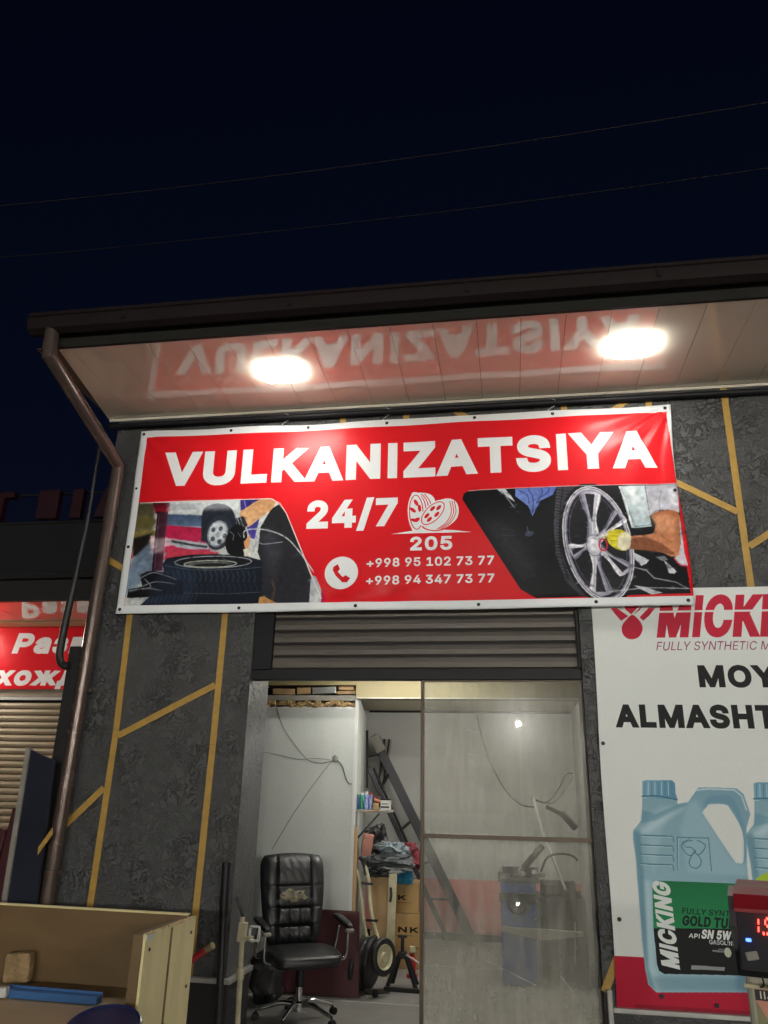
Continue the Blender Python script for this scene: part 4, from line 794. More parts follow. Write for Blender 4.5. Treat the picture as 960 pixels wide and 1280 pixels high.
# broken-out strip above the partition
MB().box(-3.16, 1.74, 2.405, -1.43, 1.88, 2.455, .004).build('lintel_board', M['grey_board'], B)
mb = MB()
for i in range(120):
    x = -3.0+1.56*i/120; r = random.uniform(.008, .024)
    mb.blob((x, 1.742+random.uniform(-.006, .012), 2.372+random.uniform(-.016, .024)), r*1.5, r*.7, r, .9, 6, 4)
mb.build('mounting_foam', M['foam'], B, kind='stuff')
mb = MB()
for i in range(24):
    x = -2.95+i*.064+random.uniform(-.03, .03); r = random.uniform(.015, .05)
    mb.blob((x, 1.749, 2.343-r*.12), random.uniform(.02, .07), .003, r*.35, .9, 8, 5)
mb.build('plaster_lump', M['white'], B, kind='stuff')
MB().box(-3.1, 1.9, 2.455, -1.43, 1.95, 2.545).build('gap_back', M['black'], B)
for x0, x1, z0, z1, m in ((-2.25, -2.03, 2.465, 2.52, 'wood'), (-2.01, -1.88, 2.47, 2.53, 'kraft'), (-1.86, -1.63, 2.475, 2.535, 'steel_trim'), (-1.62, -1.44, 2.47, 2.50, 'wood'), (-1.60, -1.45, 2.508, 2.54, 'kraft')):
    MB().obox(((x0+x1)/2, 1.80, (z0+z1)/2), (x1-x0, .06, z1-z0), RY(random.uniform(-3, 3)), .003).build('packing_piece', M[m], B)

# ---------------------------------------------------------------- flood lamps under the eave
def flood(name, x, y, z, m, label, parts=True):
    t = empty(name, (x, y, z), label, 'lamp', 'flood lamps under the eave' if parts else None)
    MB().box(x-.12, y-.095, z-.03, x+.12, y+.095, z-.001, .008).build('housing', M['white'], t)
    P = [(x+sx*.145, y+sy*.115) for sx, sy in ((-1, -.6), (-.75, -1), (.75, -1), (1, -.6), (1, .6), (.75, 1), (-.75, 1), (-1, .6))]
    MB().prism(P, 'z', z-.0345, z-.0305).build('lens', m, t)
flood('flood_lamp', -1.625, -.615, 4.569, M['lamp'], 'glowing white flood lamp under the eave above the letters VULK')
flood('flood_lamp', .925, -.665, 4.569, M['lamp'], 'glowing white flood lamp under the eave above the last letters of the red sign')

# ---------------------------------------------------------------- the big red sign
c = paint_banner()
sign = empty('shop_sign', (-.86, -.03, 2.86), 'large red banner reading VULKANIZATSIYA 24/7 with tyre pictures and phone numbers', 'banner')
def banner_y(u, v):
    x, z = u*4.26, v*1.56
    y = -.035-.012*math.sin(u*9+1)*math.sin(v*2.2)
    y += .006*math.sin(u*31+v*4)*(.3+.7*v)+.004*math.sin(u*14-v*9)
    # folds fanning out of the upper right corner
    dx, dz = 4.26-x, 1.56-z; r = math.hypot(dx, dz); a = math.atan2(dz, dx+1e-6)
    y += .011*math.exp(-r/.55)*math.sin(a*15+.8)*min(1, r/.12)
    dx, dz = x, 1.56-z; r = math.hypot(dx, dz); a = math.atan2(dz, dx+1e-6)
    y += .006*math.exp(-r/.4)*math.sin(a*13)*min(1, r/.12)
    # sagging puckers at the lower hem
    y += -.010*math.exp(-((x-1.95)/.5)**2-((z-.12)/.09)**2)*math.cos((x-1.9)*14)
    y += -.022*math.exp(-(z/.05)**2)*(.5+.5*math.sin(u*17))
    y -= .03*math.exp(-((x-4.26)/.5)**2)*math.exp(-(z/.3)**2)
    return y
mb = MB()
def f(u, v):
    sag = -.008*math.sin(u*math.pi*4)**2
    bx = -2.99+u*4.26+(.012*math.sin(v*7) if u > .98 else 0)
    return (bx, banner_y(u, v), 2.855+v*1.56+(sag if v > .97 else 0)+(.012*math.sin(u*40) if False else 0))
nu, nv = 260, 96
mb.grid(f, nu, nv)
uvl = mb.b.loops.layers.uv.new('uv')
for fc in mb.b.faces:
    for lp in fc.loops:
        lp[uvl].uv = ((lp.vert.co.x+2.99)/4.26, (lp.vert.co.z-2.855)/1.56)
me = bpy.data.meshes.new('cloth'); mb.b.to_mesh(me); mb.b.free()
me.materials.append(printed('banner_print', c, rough=.34, spec=.24, bump=.06)); link('cloth', me, None, sign, True)
sol = sign.children[0].modifiers.new('thick', 'SOLIDIFY'); sol.thickness = .0015; sol.offset = 1
def eyelet(x, z, par, y=-.055):
    mb = MB(); mb.lathe([(.006, .003), (.011, .003), (.013, .0), (.013, -.002), (.006, -.002)], (x, y, z), (0, -1, 0), 14); mb.build('eyelet', M['dark_metal'], par, True)
for x in (-2.96, -2.2, -1.55, -.9, -.2, .4, 1.235): eyelet(x, 4.385, sign, banner_y((x+2.99)/4.26, .98)-.003)
for x in (-2.96, -2.0, -1.1, -.2, .62, 1.235): eyelet(x, 2.89, sign, banner_y((x+2.99)/4.26, .02)-.003)
for z in (3.4, 3.9): eyelet(-2.965, z, sign, banner_y(.006, .4)-.003)
eyelet(1.24, 3.72, sign, banner_y(.992, .56)-.003)
for x in (-2.96, -1.74, -.9, .4):
    MB().tube(arc([(x, -.05, 4.385), (x-.03, -.02, 4.43), (x+.02, -.03, 4.46), (x+.03, -.05, 4.49), (x, -.07, 4.50)], 4), .0025, 5).build('tie', M['black'] if x < -2 else M['white'], sign)

# ---------------------------------------------------------------- the oil poster right of the door
c2 = paint_oil()
post = empty('oil_poster', (1.8, -.02, .43), 'white oil change poster with pale blue oil canisters right of the door', 'banner')
mb = MB()
def poster_y(u, v): return -.014-.006*math.sin(u*7+.5)*math.sin(v*5)-.004*math.sin(u*19+v*3)-.009*math.exp(-((u*2.6-.25-.1*v)/.05)**2)*v-.005*math.exp(-(u*2.6/.06)**2)*math.sin(v*12)
mb.grid(lambda u, v: (.575+u*2.6+(.018*(v-.3) if u < .02 else 0)+(.005*math.sin(v*9) if u < .02 else 0), poster_y(u, v), .43+v*2.56), 110, 110)
uvl = mb.b.loops.layers.uv.new('uv')
for fc in mb.b.faces:
    for lp in fc.loops: lp[uvl].uv = ((lp.vert.co.x-.575)/2.6, (lp.vert.co.z-.43)/2.56)
me = bpy.data.meshes.new('cloth'); mb.b.to_mesh(me); mb.b.free()
me.materials.append(printed('poster_print', c2, rough=.55, spec=.2, bump=.08)); link('cloth', me, None, post, True)
for x, z in ((.60, 1.94), (.83, .50), (1.14, .47), (.62, .9)): eyelet(x, z, post, -.03)

# ---------------------------------------------------------------- roller shutter over the door
sh = empty('roller_shutter', (-.69, .1, 2.44), 'half rolled grey brown roller shutter above the doorway in black guide frame', 'shutter')
for i in range(7):
    z = 2.445+i*.094
    MB().prism([(.075, z+.004), (.062, z+.012), (.058, z+.046), (.062, z+.078), (.075, z+.088), (.083, z+.088), (.083, z+.004)], 'x', -1.735, .475).build('slat', M['shutter'], sh)
    MB().box(-1.735, .078, z-.006, .475, .0825, z+.0038).build('hinge_strip', M['black'], sh)
MB().box(-1.878, .03, 2.365, .498, .12, 2.437, .003).build('bottom_bar', M['black'], sh)
MB().box(-1.878, .02, 2.438, -1.737, .11, 2.968, .003).build('guide_rail', M['black'], sh)
MB().box(.478, .02, 2.438, .498, .11, 2.968, .002).build('guide_rail', M['black'], sh)

# ---------------------------------------------------------------- glazed door leaf
gl = bpy.data.materials.new('dusty_glass'); gl.use_nodes = True; N, L = gl.node_tree.nodes, gl.node_tree.links; N.clear()
out = N.new('ShaderNodeOutputMaterial'); tc = N.new('ShaderNodeTexCoord')
tr = N.new('ShaderNodeBsdfTransparent'); tr.inputs[0].default_value = (.92, .93, .91, 1)
gs = N.new('ShaderNodeBsdfGlossy'); gs.inputs['Roughness'].default_value = .012; gs.inputs[0].default_value = (1, 1, 1, 1)
gw = N.new('ShaderNodeBsdfGlossy'); gw.inputs['Roughness'].default_value = .16
gm = N.new('ShaderNodeMixShader'); gm.inputs[0].default_value = .22; L.new(gs.outputs[0], gm.inputs[1]); L.new(gw.outputs[0], gm.inputs[2])
fr = N.new('ShaderNodeFresnel'); fr.inputs[0].default_value = 1.5
m1 = N.new('ShaderNodeMixShader'); L.new(fr.outputs[0], m1.inputs[0]); L.new(tr.outputs[0], m1.inputs[1]); L.new(gm.outputs[0], m1.inputs[2])
df = N.new('ShaderNodeBsdfDiffuse'); df.inputs[0].default_value = (.62, .60, .53, 1)
tl = N.new('ShaderNodeBsdfTranslucent'); tl.inputs[0].default_value = (.64, .62, .55, 1)
m0 = N.new('ShaderNodeMixShader'); m0.inputs[0].default_value = .5; L.new(df.outputs[0], m0.inputs[1]); L.new(tl.outputs[0], m0.inputs[2])
na = N.new('ShaderNodeTexNoise'); na.inputs['Scale'].default_value = 2.6; na.inputs['Detail'].default_value = 9; na.inputs['Roughness'].default_value = .68; L.new(tc.outputs['Object'], na.inputs['Vector'])
mp = N.new('ShaderNodeMapping'); mp.inputs['Scale'].default_value = (1, 1, .12); L.new(tc.outputs['Object'], mp.inputs[0])
nb = N.new('ShaderNodeTexNoise'); nb.inputs['Scale'].default_value = 26; nb.inputs['Detail'].default_value = 6; L.new(mp.outputs[0], nb.inputs['Vector'])
ra = N.new('ShaderNodeMapRange'); ra.inputs[1].default_value = .35; ra.inputs[2].default_value = .75; ra.inputs[3].default_value = .04; ra.inputs[4].default_value = .20; L.new(na.outputs[0], ra.inputs[0])
rb = N.new('ShaderNodeMapRange'); rb.inputs[1].default_value = .4; rb.inputs[2].default_value = .8; rb.inputs[3].default_value = .0; rb.inputs[4].default_value = .16; L.new(nb.outputs[0], rb.inputs[0])
# dust gathers low on the pane
sx = N.new('ShaderNodeSeparateXYZ'); L.new(tc.outputs['Object'], sx.inputs[0])
rz = N.new('ShaderNodeMapRange'); rz.inputs[1].default_value = .95; rz.inputs[2].default_value = .25; rz.inputs[3].default_value = 0; rz.inputs[4].default_value = .7; L.new(sx.outputs[2], rz.inputs[0])
n5 = N.new('ShaderNodeMath'); n5.operation = 'MULTIPLY'; L.new(rz.outputs[0], n5.inputs[0]); L.new(na.outputs[0], n5.inputs[1])
vo = N.new('ShaderNodeTexNoise'); vo.inputs['Scale'].default_value = 48; vo.inputs['Detail'].default_value = 3; L.new(tc.outputs['Object'], vo.inputs['Vector'])
rv = N.new('ShaderNodeMapRange'); rv.inputs[1].default_value = .70; rv.inputs[2].default_value = .76; rv.inputs[3].default_value = 0; rv.inputs[4].default_value = .3; L.new(vo.outputs[0], rv.inputs[0])
s = None
for q in (ra, rb, n5, rv):
    if s is None: s = q.outputs[0]
    else:
        a = N.new('ShaderNodeMath'); a.operation = 'ADD'; L.new(s, a.inputs[0]); L.new(q.outputs[0], a.inputs[1]); s = a.outputs[0]
m2 = N.new('ShaderNodeMixShader'); L.new(s, m2.inputs[0]); L.new(m1.outputs[0], m2.inputs[1]); L.new(m0.outputs[0], m2.inputs[2]); L.new(m2.outputs[0], out.inputs[0])
door = empty('glazed_door', (-.05, .06, .013), 'dusty glazed door leaf in brown metal frame filling the right half of the doorway', 'door')
MB().box(-.624, .045, .014, -.60, .085, 2.364, .002).build('mullion', M['bronze'], door)
MB().box(-.5995, .047, 1.325, .498, .083, 1.352, .002).build('mid_rail', M['bronze'], door)
MB().box(-.5995, .047, .014, .498, .083, .09, .002).build('bottom_rail', M['bronze'], door)
MB().box(.488, .047, .091, .4985, .083, 1.324, .002).box(.488, .047, 1.353, .4985, .083, 2.364, .002).build('stile', M['bronze'], door)
MB().box(-.5995, .058, 2.352, .4875, .075, 2.364, .001).build('top_rail', M['bronze'], door)
MB().box(-.5995, .063, 1.353, .4875, .067, 2.351).build('glass_pane', gl, door)
MB().box(-.5995, .063, .091, .4875, .067, 1.324).build('glass_pane', gl, door)
for a, b in (((-.30, 2.03), (-.235, 2.005)), ((-.2, .62), (.1, .50)), ((.25, .56), (.32, .48)), ((-.30, 1.87), (-.24, 1.85))):
    MB().beam((a[0], .0615, a[1]), (b[0], .0615, b[1]), .002, .006, (0, 1, 0)).build('tape_scrap', M['white'], door)
MB().tube(arc([(0.5058, -0.0080, 1.2287), (0.4981, -0.0120, 1.0228), (0.4792, -0.0080, 0.8875), (0.4855, -0.0120, 0.7136), (0.4693, -0.0080, 0.5163)], 4), .004, 6).build('power_cable', M['rubber'], None, True, label='thin black cable hanging down the dark door jamb beside the oil poster', cat='cable')

# ---------------------------------------------------------------- rain pipe, drain pipe
dp = empty('downpipe', (-3.16, -.08, 0), 'brown metal downpipe running from the gutter down the left wall edge', 'downpipe')
MB().tube([(-3.157, -1.2, 4.67), (-3.152, -1.185, 4.47), (-3.118, -.10, 4.085), (-3.13, -.095, 3.60)], .052, 20).build('upper_pipe', M['brown'], dp, True)
MB().tube([(-3.13, -.095, 3.60), (-3.14, -.09, 3.055)], .0495, 20).build('pipe_section', M['brown'], dp, True)
MB().tube([(-3.14, -.09, 3.055), (-3.15, -.085, 2.27)], .0505, 20).build('pipe_section', M['brown'], dp, True)
MB().tube([(-3.15, -.085, 2.27), (-3.165, -.085, 1.0), (-3.17, -.085, .05)], .0495, 20).build('pipe_section', M['brown'], dp, True)
for z, x in ((3.58, -3.131), (2.27, -3.15), (1.04, -3.164)):
    MB().lathe([(.0505, -.014), (.0545, -.012), (.0545, .012), (.0505, .014)], (x, -.088, z), (0, 0, 1), 20).box(x+.05, -.095, z-.012, x+.085, -.075, z+.012, .002).box(x-.01, -.04, z-.01, x+.01, .0, z+.01).build('bracket', M['brown'], dp, True)
dr = empty('drain_pipe', (-3.3, -.1, 0), 'thin black drain hose ending in a thick dark waste pipe behind the brown downpipe', 'pipe')
MB().tube(arc([(-3.318, -.10, 4.30), (-3.318, -.10, 4.0), (-3.318, -.10, 3.6), (-3.35, -.1, 3.0), (-3.37, -.10, 2.62), (-3.36, -.10, 2.50), (-3.315, -.10, 2.45), (-3.28, -.10, 2.455)], 4), [.014]*8+[.02]*4+[.028]*17, 12).build('hose', M['rubber'], dr, True)
MB().box(-3.318, -.065, .0, -3.20, -.005, 2.605, .01).build('casing', M['plinth'], dr)

# ---------------------------------------------------------------- left of the door: sheet, tools
bs = empty('metal_sheet', (-3.4, -.2, 0), 'tall navy metal sheet with pale edge and a yellow stripe beside the downpipe', 'panel')
MB().prism([(-3.375, 0), (-3.405, 1.835), (-3.215, 1.765), (-3.15, 0)], 'y', -.2, -.17).build('sheet', M['blue_sheet'], bs)
MB().prism([(-3.1422, -0.2000, 1.3291)[::2], (-3.1338, -0.2000, 1.2835)[::2], (-3.2219, -0.2000, 1.1498)[::2], (-3.2256, -0.2000, 1.1999)[::2]], 'y', -.2025, -.2005).build('yellow_stripe', M['yellow'], bs)
MB().prism([(-3.41, 0), (-3.44, 1.855), (-3.406, 1.842), (-3.376, 0)], 'y', -.215, -.165).build('edge_strip', M['grey_board'], bs)
MB().obox((-3.56, -.05, .72), (.10, .03, 1.44), RY(4), .004).build('maroon_plank', M['maroon'], None, label='taller wide dark maroon board propped just left of the navy sheet', cat='board')
MB().obox((-3.68, -.03, .65), (.05, .05, 1.3), RY(6), .004).build('maroon_plank', M['maroon'], None, label='shorter narrow dark maroon post left of the wide maroon board', cat='board')
pb = empty('black_bar', (-1.84, -.27, 0), 'tall black steel bar standing at the left door jamb', 'bar')
MB().tube([(-1.80, -.28, 0), (-1.842, -.26, .84)], .023, 12).build('lower_tube', M['dark_metal'], pb, True)
MB().tube([(-1.842, -.26, .84), (-1.855, -.25, 1.155)], [.028, .0285], 14).build('sleeve', M['black'], pb, True)
cs = empty('pump_stand', (-1.71, -.25, 0), 'cream tyre pump stand with black handle and white square clamp by the door', 'tool stand')
MB().tube(arc([(-1.66, -.25, 0), (-1.695, -.25, .2), (-1.705, -.25, .5), (-1.7114, -0.2500, 0.6921), (-1.7196, -0.2500, 0.8440)], 4), .016, 12).build('post', M['cream_metal'], cs, True)
MB().tube([(-1.7144, -0.2500, 0.8442), (-1.7346, -0.2500, 0.8933), (-1.7668, -0.2500, 0.9562)], .012, 10).build('handle', M['rubber'], cs, True)
MB().obox((-1.7121, -0.2500, 0.7588), (.05, .05, .11), RY(4), .006).build('block', M['cream_metal'], cs)
MB().beam((-1.7053, -0.2600, 0.7205), (-1.6375, -0.2800, 0.7355), .04, .02, bev=.003).build('arm', M['cream_metal'], cs)
a = Vector((-1.6238, -0.2800, 0.7583))
MB().obox(a+Vector((0, 0, .038)), (.066, .03, .010), None, .003).obox(a-Vector((0, 0, .038)), (.066, .03, .010), None, .003).obox(a+Vector((.030, 0, 0)), (.010, .03, .068), None, .003).obox(a-Vector((.030, 0, 0)), (.010, .03, .068), None, .003).build('clamp', M['white'], cs)
MB().tube([(-1.705, -.25, .50), (-1.705, -.25, .56)], .024, 12).build('collar', M['cream_metal'], cs, True)
rh = empty('red_handle_bar', (-2.0377, -0.2200, 0.5740), 'short red handled stick with pale tip poking out behind the plywood bin', 'handle')
MB().tube([(-2.0849, -0.2000, 0.5415), (-2.0018, -0.2400, 0.6102), (-1.9313, -0.2700, 0.6540)], .020, 12).build('grip', M['red'], rh, True)
MB().tube([(-1.9313, -0.2700, 0.6540), (-1.8844, -0.2900, 0.6815)], [.019, .021], 12).build('tip', M['cream'], rh, True)
MB().beam((-2.2517, -0.1800, 0.4318), (-2.0801, -0.2000, 0.5462), .02, .02).tube([(-2.2517, -0.1800, 0.4318), (-2.2, -.18, .0)], .015, 8).build('shaft', M['dark_metal'], rh)

# ---------------------------------------------------------------- office chair
LOCAL[0] = True
ch = empty('office_chair', (-1.62, .92, .012), 'black leather office chair with torn backrest standing inside the doorway', 'chair', rz=math.radians(33))
cush = lambda p: Vector((p.x, p.y, p.z+.015*math.exp(-((p.x)**2+(p.y)**2)/.03)-.02*(p.y/.25)**2*(1 if p.y < 0 else .3)+.004*math.sin(p.x*60)*math.exp(-(p.y/.2)**2)))
MB().blob((0, -.01, .435), .262, .26, .043, .4, 44, 18, cush).build('seat', M['leather'], ch, True)
MB().blob((0, -.01, .395), .25, .25, .022, .35, 30, 8).build('seat_shell', M['black'], ch, True)
def back_pt(x, t, side):
    """x across, t 0..1 up; side +1 front, -1 back"""
    wz = t*.70
    lean = .205+.10*t+.06*t*t
    return x, wz, lean
mb = MB()
NX, NZ = 56, 72
def half_w(t):
    w = .215+.055*math.sin(min(1, t*1.25)*math.pi*.5)
    if t > .86: w *= math.sqrt(max(0, 1-((t-.86)/.165)**2*.35))
    if t < .08: w *= .88+.12*t/.08
    return w
def bfront(i, j):
    u = i/NX*2-1; t = j/NZ
    hw = half_w(t); x = u*hw
    e = (1-abs(u)**4)**.5*(1-abs(2*t-1)**10)**.5
    th = .055*e
    # side bolsters, seams and tufted rolls
    cx = abs(x)
    th += .020*math.exp(-((cx-.195)/.045)**2)*e
    th -= .020*math.exp(-((cx-.14)/.010)**2)*e
    for s0 in (.22, .42, .66): th -= (.022 if cx < .14 else .010)*math.exp(-((t-s0)/.012)**2)*e
    if cx < .14:
        th += .016*abs(math.sin((t-.22)/(.2)*math.pi))*e if t < .66 else .02*math.sin((t-.66)/.34*math.pi)*e
        if t < .42: th -= .008*math.exp(-((cx-.045)/.008)**2)*e
    th += .003*math.sin(x*90+t*30)*e*(.5 if t > .5 else 1)
    return Vector((x, .235+.055*t+.07*t*t-th, .46+t*.63-.0*u*u+(.018*math.cos(u*math.pi/2) if t > .9 else 0)*(t-.9)/.1))
def bback(i, j):
    u = i/NX*2-1; t = j/NZ; hw = half_w(t); p = bfront(i, j); e = (1-abs(u)**6)**.5*(1-abs(2*t-1)**12)**.5
    return Vector((p.x, .235+.055*t+.07*t*t+.035*e, p.z))
F = [[mb.b.verts.new(bfront(i, j)) for j in range(NZ+1)] for i in range(NX+1)]
K = [[mb.b.verts.new(bback(i, j)) for j in range(NZ+1)] for i in range(NX+1)]
for i in range(NX):
    for j in range(NZ):
        mb.b.faces.new((F[i][j], F[i+1][j], F[i+1][j+1], F[i][j+1])); mb.b.faces.new((K[i][j], K[i][j+1], K[i+1][j+1], K[i+1][j]))
bk = mb.build('backrest', M['leather'], ch, True)
# torn patch with the foam showing
mb = MB()
rp = random.Random(4); P = []
for k in range(26):
    a = 2*math.pi*k/26; r = 1+rp.uniform(-.16, .2)
    P.append((-.01+.105*r*math.cos(a), .80+(.032 if math.sin(a) < 0 else .038+.02*rp.random())*r*math.sin(a)))
cv = mb.b.verts.new((-.01, .235+.055*.53+.07*.28-.088, .80))
vs = []
for x, z in P:
    t = (z-.46)/.63; vs.append(mb.b.verts.new((x, bfront((x/half_w(t)+1)/2*NX, t*NZ).y-.0035, z)))
ri = [mb.b.verts.new(((v.co.x+.01)*.6-.01, v.co.y-.004+rp.uniform(-.004, .004), (v.co.z-.8)*.6+.8)) for v in vs]
for k in range(26):
    k2 = (k+1) % 26; mb.b.faces.new((vs[k], vs[k2], ri[k2], ri[k])); mb.b.faces.new((ri[k], ri[k2], cv))
mb.build('torn_patch', mat('bare_foam', (.30, .26, .17), .9, col2=(.06, .055, .04), vs=22, bump=.8, bs=50), ch, True)
for s in (-1, 1):
    MB().tube(arc([(s*.26, .17, .40), (s*.31, .15, .41), (s*.325, .12, .50), (s*.325, .08, .60)], 4), .010, 10).build('arm_support', M['chrome'], ch, True)
    MB().tube(arc([(s*.26, -.10, .40), (s*.315, -.11, .42), (s*.325, -.12, .52), (s*.325, -.12, .60)], 4), .010, 10).build('arm_support', M['chrome'], ch, True)
    def af(p): return Vector((p.x, p.y, p.z+.04*math.sin((p.y+.17)*4.5)-.06*max(0, p.y)**1*0))
    MB().blob((s*.325, .0, .625), .032, .175, .02, .6, 20, 10, af).build('armrest', M['leather'], ch, True)
    MB().blob((s*.325, -.155, .60), .034, .03, .016, .7, 14, 8).build('armrest_cap', M['grey_board'], ch, True)
MB().box(-.10, -.12, .345, .10, .12, .375, .01).box(-.03, .1, .35, .03, .26, .37, .006).build('tilt_plate', M['dark_metal'], ch)
MB().tube([(0, 0, .10), (0, 0, .22)], .024, 16).build('gas_lift', M['chrome'], ch, True)
MB().tube([(0, 0, .22), (0, 0, .355)], .032, 16).build('gas_lift_cover', M['black'], ch, True)
MB().lathe([(.0, .062), (.045, .065), (.045, .12), (.03, .13), (.0, .13)], (0, 0, 0), (0, 0, 1), 18).build('base_hub', M['chrome'], ch, True)
for k in range(5):
    a = math.radians(72*k+14); d = Vector((math.cos(a), math.sin(a), 0))
    MB().tube(arc([d*.03+Vector((0, 0, .105)), d*.13+Vector((0, 0, .115)), d*.25+Vector((0, 0, .085)), d*.31+Vector((0, 0, .068))], 4), [.018]*6+[.015]*5+[.012]*2, 10).build('base_leg', M['chrome'], ch, True)
    n = Vector((-d.y, d.x, 0)); cst = MB().tube([d*.31+Vector((0, 0, .05)), d*.31+Vector((0, 0, .075))], .008, 8)
    for q in (-1, 1): cst.lathe([(.0, -.008), (.022, -.008), (.026, -.004), (.026, .004), (.022, .008), (0, .008)], d*.315+n*q*.014+Vector((0, 0, .027)), n, 14)
    cst.build('caster', M['black'], ch, True)
LOCAL[0] = False

# ---------------------------------------------------------------- behind the chair
MB().prism([(-2.02, .02), (-2.02, .66), (-1.318, .652), (-1.305, .02)], 'y', 1.655, 1.675).build('maroon_board', M['maroon'], None, label='dark maroon board standing on edge behind the office chair', cat='board')
sb = empty('shopping_bag', (-1.95, 1.4, .012), 'black plastic bag slumped on the floor left of the chair', 'bag')
MB().blob((-2.0, 1.35, .20), .13, .12, .20, .75, 24, 14, lambda p: Vector((p.x+.02*math.sin(p.z*40), p.y+.015*math.sin(p.x*50+p.z*30), p.z))).build('sack', M['rubber'], sb, True)
MB().blob((-1.93, 1.27, .06), .05, .06, .045, .7, 14, 8).build('sack_knot', M['dark_metal'], sb, True)
MB().obox((-1.4037, 1.8000, 0.9419), (.045, .03, .72), RY(0), .003).build('wooden_plank', M['kraft'], None, label='narrow raw wood plank upright against the corner behind the hand truck', cat='plank')

def tyre(mb, c, ax, R, r, w, n=36):
    pr = [(R-r*1.6, -w*.42), (R-r*.9, -w*.5), (R-r*.25, -w*.46), (R, -w*.3), (R, w*.3), (R-r*.25, w*.46), (R-r*.9, w*.5), (R-r*1.6, w*.42), (R-r*1.6, -w*.42)]
    rings = mb.lathe(pr, c, ax, n)
    return mb
ht = empty('hand_truck', (-1.2, 1.95, .012), 'cream hand truck with black grips and a pale rimmed wheel beside the boxes', 'hand truck')
for dx in (0, 13):
    MB().tube(arc([AY(443+dx, 1082, 1.95), AY(449+dx*.9, 1100, 1.95), AY(453+dx*.8, 1135, 1.95), AY(457+dx, 1165, 1.92), AY(466+dx, 1190, 1.9), AY(474+dx, 1212, 1.9)], 5), .016, 10).build('frame_tube', M['cream_metal'], ht, True)
    MB().tube(arc([AY(437+dx, 1072, 1.92), AY(440+dx, 1076, 1.94), AY(443+dx, 1084, 1.95), AY(446+dx*.9, 1094, 1.95)], 4), .017, 10).build('grip', M['rubber'], ht, True)
for y in (1104, 1150, 1186): MB().beam(AY(452+(y-1104)*.12, y, 1.93), AY(466+(y-1104)*.14, y+1, 1.93), .02, .02).build('crossbar', M['dark_metal'], ht)
mb = MB(); tyre(mb, (-1.1204, 1.7400, 0.3110), (.84, -.54, .05), .142, .03, .05); mb.build('wheel_tyre', M['rubber'], ht, True)
MB().lathe([(.0, .012), (.03, .016), (.04, .002), (.08, .0), (.095, .018), (.097, -.02), (0, -.02)], Vector((-1.1204, 1.7400, 0.3110))+Vector((.006, -.012, 0)), (.84, -.54, .05), 28).build('wheel_rim', M['cream_metal'], ht, True)
MB().obox((-1.2043, 1.9200, 0.0140), (.2, .14, .012), RZ(30), .003).build('toe_plate', M['dark_metal'], ht)
names = ('worn black tyre leaning nearest the maroon board', 'middle one of three small black tyres leaning by the hand truck', 'small black tyre leaning closest to the pale wheel rim')
for k in range(3):
    t = empty('small_tyre', AY(450+8*k, 1236-k*3, 1.78), names[k], 'tyre', 'small tyres leaning beside the hand truck')
    mb = MB(); tyre(mb, Vector(AY(448+8.5*k, 1207-k*2.5, 1.84+.03*k)), (.975, -.18, -.1), .20, .045, .055); mb.build('carcass', M['rubber'], t, True)
    mb = MB(); mb.lathe([(.201, -.012), (.204, -.008), (.204, .008), (.201, .012)], Vector(AY(448+8.5*k, 1207-k*2.5, 1.84+.03*k)), (.975, -.18, -.1), 36); mb.build('tread_band', M['dark_metal'], t, True)
cw = MB(); cw.lathe([(0, -.012), (.03, -.012), (.034, 0), (.03, .012), (0, .012)], (-1.1831, 1.7500, 0.0385), (.9, -.4, 0), 16)
cw.build('swivel_caster', M['dark_metal'], None, True, label='little loose steel caster in front of the leaning tyres', cat='caster')

js = empty('jack_stand', (-1.05, 2.05, .012), 'black steel jack stand on the floor in front of the cardboard boxes', 'jack stand')
top = Vector((-1.0059, 2.1000, 0.2490))
for dx, dy in ((-.12, -.1), (.13, -.08), (-.1, .1), (.12, .12)):
    MB().beam((top.x+dx, 2.1+dy, .03), (top.x+dx*.25, 2.1+dy*.25, top.z+.02), .035, .02, bev=.002).build('leg', M['dark_metal'], js)
MB().obox((top.x, 2.1, top.z+.02), (.075, .075, .05), None, .004).build('collar', M['dark_metal'], js)
MB().obox((top.x, 2.1, top.z+.08), (.03, .03, .16), None, .003).obox((top.x, 2.1, top.z+.165), (.08, .045, .02), None, .004).build('ratchet_post', M['dark_metal'], js)
MB().beam((top.x-.14, 1.99, .03), (top.x+.24, 1.97, .028), .035, .03, bev=.004).build('foot', M['dark_metal'], js)
MB().tube([(top.x+.04, 2.05, top.z+.03), (top.x+.16, 2.0, top.z-.02)], .008, 8).build('lever', M['steel_trim'], js, True)
bt = empty('bottle_jack', (-0.9672, 2.5518, 0.0120), 'small red and cream bottle jack standing behind the black jack stand', 'bottle jack')
MB().lathe([(0, 0), (.05, 0), (.05, .03), (.035, .035), (.035, .16), (.02, .17), (.02, .2), (0, .2)], (-0.9737, 2.5448, 0.0130), (0, 0, 1), 18).build('body', M['red'], bt, True)
MB().obox(Vector((-0.9737, 2.5448, 0.0130))+Vector((0, 0, .23)), (.05, .05, .05), RZ(20), .004).build('saddle', M['cream_metal'], bt)

